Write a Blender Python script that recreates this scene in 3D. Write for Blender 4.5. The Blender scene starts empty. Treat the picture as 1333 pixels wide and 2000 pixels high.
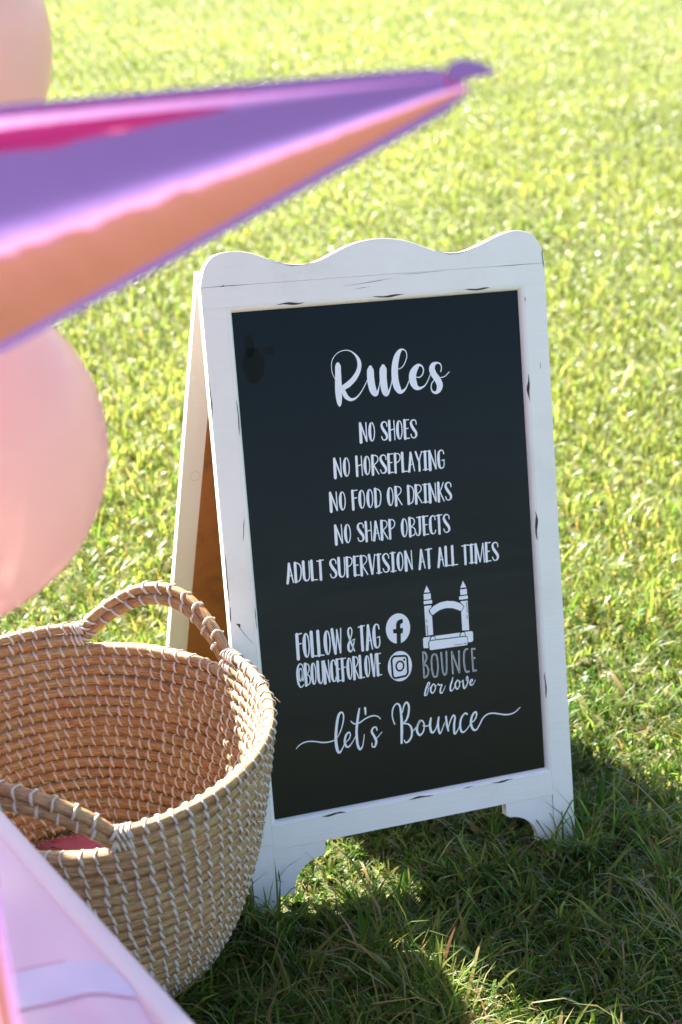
import bpy, math, random
import numpy as np
from mathutils import Vector, Matrix
from mathutils.geometry import tessellate_polygon
R = math.radians
rng = np.random.default_rng(7)
random.seed(5)
scene = bpy.context.scene
COL = scene.collection
PI = math.pi

# ---------------------------------------------------------------- camera
CAM = Vector((-0.52721, -1.7158, 1.53208)); YAW, PITCH, ROLL = 0.35925, 0.43576, 0.03126
def cam_axes():
    f = Vector((math.sin(YAW)*math.cos(PITCH), math.cos(YAW)*math.cos(PITCH), -math.sin(PITCH)))
    r0 = Vector((math.cos(YAW), -math.sin(YAW), 0)); u0 = r0.cross(f)
    r = math.cos(ROLL)*r0 + math.sin(ROLL)*u0; u = -math.sin(ROLL)*r0 + math.cos(ROLL)*u0
    return r, u, f
CR, CU, CF = cam_axes()
cd = bpy.data.cameras.new('camera'); cam = bpy.data.objects.new('camera', cd); COL.objects.link(cam)
M3 = Matrix((CR, CU, -CF)).transposed(); cam.matrix_world = Matrix.Translation(CAM) @ M3.to_4x4()
cd.sensor_fit = 'VERTICAL'; cd.sensor_height = 36; cd.sensor_width = 24; cd.lens = 52.2
cd.clip_start = 0.05; cd.clip_end = 400
cd.dof.use_dof = True; cd.dof.focus_distance = 2.15; cd.dof.aperture_fstop = 4.3; cd.dof.aperture_blades = 0
scene.camera = cam

# ---------------------------------------------------------------- sky, sun, exposure
SUN_TRAVEL = Vector((0.505, -0.865, -0.957)).normalized()
SUN_EL = math.asin(-SUN_TRAVEL.z); SUN_AZ = math.atan2(-SUN_TRAVEL.x, -SUN_TRAVEL.y)
w = bpy.data.worlds.new('World'); scene.world = w; w.use_nodes = True
nt = w.node_tree; nt.nodes.clear()
sky = nt.nodes.new('ShaderNodeTexSky'); sky.sky_type = 'NISHITA'; sky.sun_disc = False
sky.sun_elevation = SUN_EL; sky.sun_rotation = SUN_AZ
bg = nt.nodes.new('ShaderNodeBackground'); bg.inputs[1].default_value = 0.06
wo = nt.nodes.new('ShaderNodeOutputWorld')
nt.links.new(sky.outputs[0], bg.inputs[0]); nt.links.new(bg.outputs[0], wo.inputs[0])
sd = bpy.data.lights.new('sun', 'SUN'); sd.energy = 5.0; sd.angle = R(0.5); sd.color = (1.0, 0.93, 0.82)
sun = bpy.data.objects.new('sun', sd); COL.objects.link(sun); sun.location = (-3, 4, 5)
sun.rotation_euler = SUN_TRAVEL.to_track_quat('-Z', 'Y').to_euler()
scene.view_settings.view_transform = 'Standard'; scene.view_settings.look = 'None'
scene.view_settings.gamma = 1; scene.view_settings.use_curve_mapping = False
scene.view_settings.exposure = 2.62
scene.render.engine = 'CYCLES'
scene.cycles.max_bounces = 8; scene.cycles.diffuse_bounces = 4; scene.cycles.transmission_bounces = 6
scene.cycles.sample_clamp_indirect = 6

# ---------------------------------------------------------------- material helpers
def mat(name):
    m = bpy.data.materials.new(name); m.use_nodes = True; n = m.node_tree.nodes; n.clear()
    o = n.new('ShaderNodeOutputMaterial'); return m, m.node_tree, o
def node(t, kind, **kw):
    n = t.nodes.new(kind)
    for k, v in kw.items():
        if k in n.inputs.keys() if isinstance(k, str) else False: n.inputs[k].default_value = v
        else: setattr(n, k, v)
    return n
def bsdf(t, color=(.8,.8,.8), rough=.5, **kw):
    b = t.nodes.new('ShaderNodeBsdfPrincipled'); b.inputs['Base Color'].default_value = (*color, 1); b.inputs['Roughness'].default_value = rough
    for k, v in kw.items(): b.inputs[k.replace('_', ' ')].default_value = v
    return b
def ramp(t, stops):
    r = t.nodes.new('ShaderNodeValToRGB'); e = r.color_ramp.elements
    while len(e) < len(stops): e.new(.5)
    for x, (p, c) in zip(e, stops): x.position = p; x.color = (*c, 1) if len(c) == 3 else c
    return r
def noise(t, scale, detail=4, rough=.6, vec=None, dist=0):
    n = t.nodes.new('ShaderNodeTexNoise'); n.inputs['Scale'].default_value = scale; n.inputs['Detail'].default_value = detail
    n.inputs['Roughness'].default_value = rough; n.inputs['Distortion'].default_value = dist
    if vec is not None: t.links.new(vec, n.inputs['Vector'])
    return n
def bump(t, h, strength, dist, b):
    n = t.nodes.new('ShaderNodeBump'); n.inputs['Strength'].default_value = strength; n.inputs['Distance'].default_value = dist
    t.links.new(h, n.inputs['Height']); t.links.new(n.outputs[0], b.inputs['Normal']); return n
def scaled(t, out, s):
    m = t.nodes.new('ShaderNodeMapping'); m.inputs['Scale'].default_value = s; t.links.new(out, m.inputs[0]); return m.outputs[0]

def make_paint():
    m, t, o = mat('white_distressed_paint'); b = bsdf(t, (.82,.78,.72), .42)
    tc = node(t, 'ShaderNodeTexCoord')
    n = noise(t, 9, 6, .65, tc.outputs['Object'])
    r = ramp(t, [(.2, (.70,.67,.61)), (.45, (.80,.765,.71)), (.8, (.84,.81,.76))]); t.links.new(n.outputs[0], r.inputs[0])
    n3 = noise(t, 160, 5, .7, tc.outputs['Object']); sp = ramp(t, [(.0, (.12,.09,.07)), (.23, (.12,.09,.07)), (.255, (1,1,1))])
    t.links.new(n3.outputs[0], sp.inputs[0])
    mx = t.nodes.new('ShaderNodeMixRGB'); mx.blend_type = 'MULTIPLY'; mx.inputs[0].default_value = .8
    t.links.new(r.outputs[0], mx.inputs[1]); t.links.new(sp.outputs[0], mx.inputs[2]); t.links.new(mx.outputs[0], b.inputs['Base Color'])
    n2 = noise(t, 1, 6, .6, scaled(t, tc.outputs['Object'], (25, 240, 240))); bump(t, n2.outputs[0], .3, .002, b)
    t.links.new(b.outputs[0], o.inputs[0]); return m
def make_board():
    m, t, o = mat('chalkboard_black'); b = bsdf(t, (.0025,.0058,.0062), .34)
    b.inputs['Specular IOR Level'].default_value = .14
    tc = node(t, 'ShaderNodeTexCoord')
    n = noise(t, 1, 8, .7, scaled(t, tc.outputs['Object'], (3, 14, 14)), .8)
    r = ramp(t, [(.3, (.15,)*3), (.7, (.30,)*3)]); t.links.new(n.outputs[0], r.inputs[0])
    # smudged finger marks: rougher, duller spots in the paint
    last = r.outputs[0]
    base = Vector((BASE.x, BASE.y, 0))
    for (u, v, ru, rv, a) in SMUDGES:
        p = FP(u, v, -DP) - base
        mp = t.nodes.new('ShaderNodeMapping'); mp.vector_type = 'TEXTURE'
        mp.inputs['Location'].default_value = p; mp.inputs['Scale'].default_value = (ru, rv, rv)
        t.links.new(tc.outputs['Object'], mp.inputs[0])
        nn = noise(t, 60, 4, .6, tc.outputs['Object'])
        va = t.nodes.new('ShaderNodeVectorMath'); va.operation = 'LENGTH'; t.links.new(mp.outputs[0], va.inputs[0])
        ad = t.nodes.new('ShaderNodeMath'); ad.operation = 'ADD'; t.links.new(va.outputs['Value'], ad.inputs[0]); t.links.new(nn.outputs[0], ad.inputs[1])
        rr = ramp(t, [(.95, (a,)*3), (1.0, (0,)*3)]); rr.color_ramp.elements[0].position = .9
        mh = t.nodes.new('ShaderNodeMath'); mh.operation = 'MULTIPLY'; mh.inputs[1].default_value = .66; t.links.new(ad.outputs[0], mh.inputs[0])
        t.links.new(mh.outputs[0], rr.inputs[0])
        s = t.nodes.new('ShaderNodeMath'); s.operation = 'ADD'; t.links.new(last, s.inputs[0]); t.links.new(rr.outputs[0], s.inputs[1]); last = s.outputs[0]
    t.links.new(last, b.inputs['Roughness'])
    t.links.new(b.outputs[0], o.inputs[0]); return m
def make_simple(name, color, rough=.5, nscale=None, var=.15, bmp=0, **kw):
    m, t, o = mat(name); b = bsdf(t, color, rough, **kw)
    if nscale:
        tc = node(t, 'ShaderNodeTexCoord'); n = noise(t, nscale, 5, .6, tc.outputs['Object'])
        r = ramp(t, [(.2, tuple(c*(1-var) for c in color)), (.8, tuple(min(1, c*(1+var)) for c in color))])
        t.links.new(n.outputs[0], r.inputs[0]); t.links.new(r.outputs[0], b.inputs['Base Color'])
        if bmp: bump(t, n.outputs[0], bmp, .002, b)
    t.links.new(b.outputs[0], o.inputs[0]); return m
def make_hardboard():
    m, t, o = mat('brown_hardboard'); b = bsdf(t, (.3,.12,.03), .6)
    tc = node(t, 'ShaderNodeTexCoord'); n = noise(t, 14, 8, .7, tc.outputs['Object'], .8)
    r = ramp(t, [(.25, (.14,.045,.012)), (.5, (.33,.115,.025)), (.8, (.40,.15,.035))]); t.links.new(n.outputs[0], r.inputs[0])
    t.links.new(r.outputs[0], b.inputs['Base Color']); n2 = noise(t, 300, 4, .6, tc.outputs['Object']); bump(t, n2.outputs[0], .2, .001, b)
    t.links.new(b.outputs[0], o.inputs[0]); return m
def make_straw():
    m, t, o = mat('seagrass_straw'); b = bsdf(t, (.4,.25,.1), .40, Specular_IOR_Level=.7)
    uv = node(t, 'ShaderNodeUVMap'); uv.uv_map = 'UVMap'
    n = noise(t, 1, 7, .7, scaled(t, uv.outputs[0], (7, 26, 1)), .15)
    n2 = noise(t, 1, 3, .5, scaled(t, uv.outputs[0], (2.2, .6, 1)))
    r = ramp(t, [(.22, (.05,.024,.011)), (.38, (.22,.125,.060)), (.54, (.43,.29,.15)), (.72, (.68,.54,.32))]); t.links.new(n.outputs[0], r.inputs[0])
    r2 = ramp(t, [(.3, (.95,.70,.56)), (.5, (1.0,.88,.76)), (.7, (.98,1.0,.84))]); t.links.new(n2.outputs[0], r2.inputs[0])
    mx = t.nodes.new('ShaderNodeMixRGB'); mx.blend_type = 'MULTIPLY'; mx.inputs[0].default_value = 1
    t.links.new(r.outputs[0], mx.inputs[1]); t.links.new(r2.outputs[0], mx.inputs[2]); t.links.new(mx.outputs[0], b.inputs['Base Color'])
    bump(t, n.outputs[0], .9, .0018, b); t.links.new(b.outputs[0], o.inputs[0]); return m
def make_blade():
    m, t, o = mat('grass_blades')
    at = node(t, 'ShaderNodeAttribute'); at.attribute_name = 'blade_color'
    d = t.nodes.new('ShaderNodeBsdfDiffuse'); tr = t.nodes.new('ShaderNodeBsdfTranslucent'); g = t.nodes.new('ShaderNodeBsdfGlossy')
    g.inputs['Roughness'].default_value = .38; g.inputs['Color'].default_value = (.8,.85,.8,1)
    dm = t.nodes.new('ShaderNodeMixRGB'); dm.blend_type = 'MULTIPLY'; dm.inputs[0].default_value = 1; dm.inputs[2].default_value = (.72,.72,.72,1)
    t.links.new(at.outputs['Color'], dm.inputs[1]); t.links.new(dm.outputs[0], d.inputs[0])
    br = t.nodes.new('ShaderNodeMixRGB'); br.blend_type = 'MULTIPLY'; br.inputs[0].default_value = 1; br.inputs[2].default_value = (1.34,1.36,.88,1)
    t.links.new(at.outputs['Color'], br.inputs[1]); t.links.new(br.outputs[0], tr.inputs[0])
    m1 = t.nodes.new('ShaderNodeMixShader'); m1.inputs[0].default_value = .6; t.links.new(d.outputs[0], m1.inputs[1]); t.links.new(tr.outputs[0], m1.inputs[2])
    fr = t.nodes.new('ShaderNodeFresnel'); fr.inputs[0].default_value = 1.4
    fm = t.nodes.new('ShaderNodeMath'); fm.operation = 'MULTIPLY'; fm.inputs[1].default_value = .06; t.links.new(fr.outputs[0], fm.inputs[0])
    m2 = t.nodes.new('ShaderNodeMixShader'); t.links.new(fm.outputs[0], m2.inputs[0]); t.links.new(m1.outputs[0], m2.inputs[1]); t.links.new(g.outputs[0], m2.inputs[2])
    t.links.new(m2.outputs[0], o.inputs[0]); return m
def make_ground():
    m, t, o = mat('lawn_soil_and_turf'); b = bsdf(t, (.05,.06,.02), .9)
    geo = node(t, 'ShaderNodeNewGeometry')
    n = noise(t, 35, 8, .7, geo.outputs['Position']); r = ramp(t, [(.3, (.05,.05,.018)), (.5, (.10,.115,.03)), (.7, (.17,.18,.05))])
    t.links.new(n.outputs[0], r.inputs[0]); t.links.new(r.outputs[0], b.inputs['Base Color']); bump(t, n.outputs[0], .8, .02, b)
    t.links.new(b.outputs[0], o.inputs[0]); return m
def make_latex(name, color, deep):
    m, t, o = mat(name)
    b = bsdf(t, color, .22, Specular_IOR_Level=.35)
    tc = node(t, 'ShaderNodeTexCoord'); n = noise(t, 7, 4, .6, tc.outputs['Object'], .5)
    r = ramp(t, [(.3, tuple(c*.95 for c in color)), (.7, color)]); t.links.new(n.outputs[0], r.inputs[0]); t.links.new(r.outputs[0], b.inputs['Base Color'])
    tr = t.nodes.new('ShaderNodeBsdfTranslucent'); tr.inputs[0].default_value = (*deep, 1)
    mx = t.nodes.new('ShaderNodeMixShader'); mx.inputs[0].default_value = .35
    t.links.new(b.outputs[0], mx.inputs[1]); t.links.new(tr.outputs[0], mx.inputs[2]); tp = t.nodes.new('ShaderNodeBsdfTransparent'); tp.inputs[0].default_value = (1, .90, .80, 1)
    m3 = t.nodes.new('ShaderNodeMixShader'); m3.inputs[0].default_value = .22
    t.links.new(mx.outputs[0], m3.inputs[1]); t.links.new(tp.outputs[0], m3.inputs[2]); t.links.new(m3.outputs[0], o.inputs[0]); return m
def make_foil():
    m, t, o = mat('rose_gold_foil'); b = bsdf(t, (.88,.33,.56), .08, Metallic=1.0)
    tc = node(t, 'ShaderNodeTexCoord'); n = noise(t, 22, 3, .5, tc.outputs['Object']); bump(t, n.outputs[0], .08, .01, b)
    t.links.new(b.outputs[0], o.inputs[0]); return m

# ---------------------------------------------------------------- mesh helpers
def link(name, verts, faces, material, parent=None, base=None, smooth=False, loc=None):
    me = bpy.data.meshes.new(name)
    off = base if base is not None else Vector((0,0,0))
    me.from_pydata([(v[0]-off[0], v[1]-off[1], v[2]-off[2]) for v in verts], [], faces); me.validate(); me.update()
    if smooth: me.shade_smooth()
    if material: me.materials.append(material)
    o = bpy.data.objects.new(name, me); COL.objects.link(o)
    if parent is not None: o.parent = parent
    if loc is not None: o.location = loc
    return o
def empty(name, loc):
    o = bpy.data.objects.new(name, None); COL.objects.link(o); o.location = loc; o.empty_display_size = .1; return o
def tag(o, label=None, cat=None, group=None, kind=None):
    if label: o['label'] = label
    if cat: o['category'] = cat
    if group: o['group'] = group
    if kind: o['kind'] = kind
    return o
def add_bevel(o, wd, seg=2):
    md = o.modifiers.new('bevel', 'BEVEL'); md.width = wd; md.segments = seg; md.limit_method = 'ANGLE'; md.angle_limit = R(35)
    o.data.shade_smooth()
    try: md.harden_normals = True
    except Exception: pass

# ---------------------------------------------------------------- the A-frame sign: frames of reference
W = 0.55; TH = 0.3058; H = 0.9633; M = 0.0448; V0 = 0.1543; V1 = 0.9247; TK = 0.0183; DP = 0.0081; VT = 0.9706
BASE = Vector((W/2, 0.30, 0))
def FP(u, v, n=0):                       # a point on the front panel: across, up the board, out of its face
    return Vector((u, v*math.sin(TH) - n*math.cos(TH), v*math.cos(TH) + n*math.sin(TH)))
YB = 2*FP(0, VT, -TK).y                  # the back panel mirrors the front one
def BP(u, v, n=0):
    p = FP(u, v, n); return Vector((p.x, YB - p.y, p.z))
SMUDGES = [(.072, .845, .018, .030, .35), (.068, .875, .008, .018, .3), (.098, .865, .011, .008, .25), (.47, .70, .016, .012, .05), (.20, .87, .05, .015, .06)]

paint = make_paint(); board = make_board(); hard = make_hardboard()
vinyl_white = make_simple('white_vinyl_lettering', (.80,.80,.83), .45, 40, .03)
wornwood = make_simple('worn_dark_wood', (.035,.026,.022), .7, 120, .5)
steel = make_simple('hinge_steel', (.45,.43,.40), .4, 30, .2, Metallic=.9)

# ---------------------------------------------------------------- ground
ground_m = make_ground()
gv, gf = [], []
NX = 40
xs = [-60 + 120*i/NX for i in range(NX+1)]; ys = [-20 + 140*i/NX for i in range(NX+1)]
for y in ys:
    for x in xs: gv.append((x, y, 0))
for j in range(NX):
    for i in range(NX): a = j*(NX+1)+i; gf.append((a, a+1, a+NX+2, a+NX+1))
tag(link('ground', gv, gf, ground_m), kind='structure')

# ---------------------------------------------------------------- prism from an outline on a panel
def prism(name, poly, n0, n1, P, material, parent, bevel=.0012, flip=False):
    k = len(poly)
    vs = [P(u, v, n0) for u, v in poly] + [P(u, v, n1) for u, v in poly]
    tris = tessellate_polygon([[Vector((u, v, 0)) for u, v in poly]])
    fs = [tuple(range(k))[::1], tuple(range(2*k-1, k-1, -1))]
    fs += [(i+k, (i+1) % k + k, (i+1) % k, i) for i in range(k)]
    o = link(name, vs, fs, material, parent, BASE)
    import bmesh
    bm = bmesh.new(); bm.from_mesh(o.data); bmesh.ops.recalc_face_normals(bm, faces=bm.faces); bm.to_mesh(o.data); bm.free()
    if bevel: add_bevel(o, bevel)
    return o
def rect(u0, u1, v0, v1): return [(u0, v0), (u1, v0), (u1, v1), (u0, v1)]
def smooth_pts(pts, n=6, closed=False):
    P = [np.array(p, float) for p in pts]; out = []
    L = len(P)
    for i in range(L if closed else L-1):
        if closed: p0, p1, p2, p3 = P[(i-1) % L], P[i], P[(i+1) % L], P[(i+2) % L]
        else: p0, p1, p2, p3 = P[max(i-1, 0)], P[i], P[i+1], P[min(i+2, L-1)]
        for k in range(n):
            s = k/n; out.append(.5*((2*p1) + (-p0+p2)*s + (2*p0-5*p1+4*p2-p3)*s*s + (-p0+3*p1-3*p2+p3)*s**3))
    if not closed: out.append(P[-1])
    return out
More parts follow.
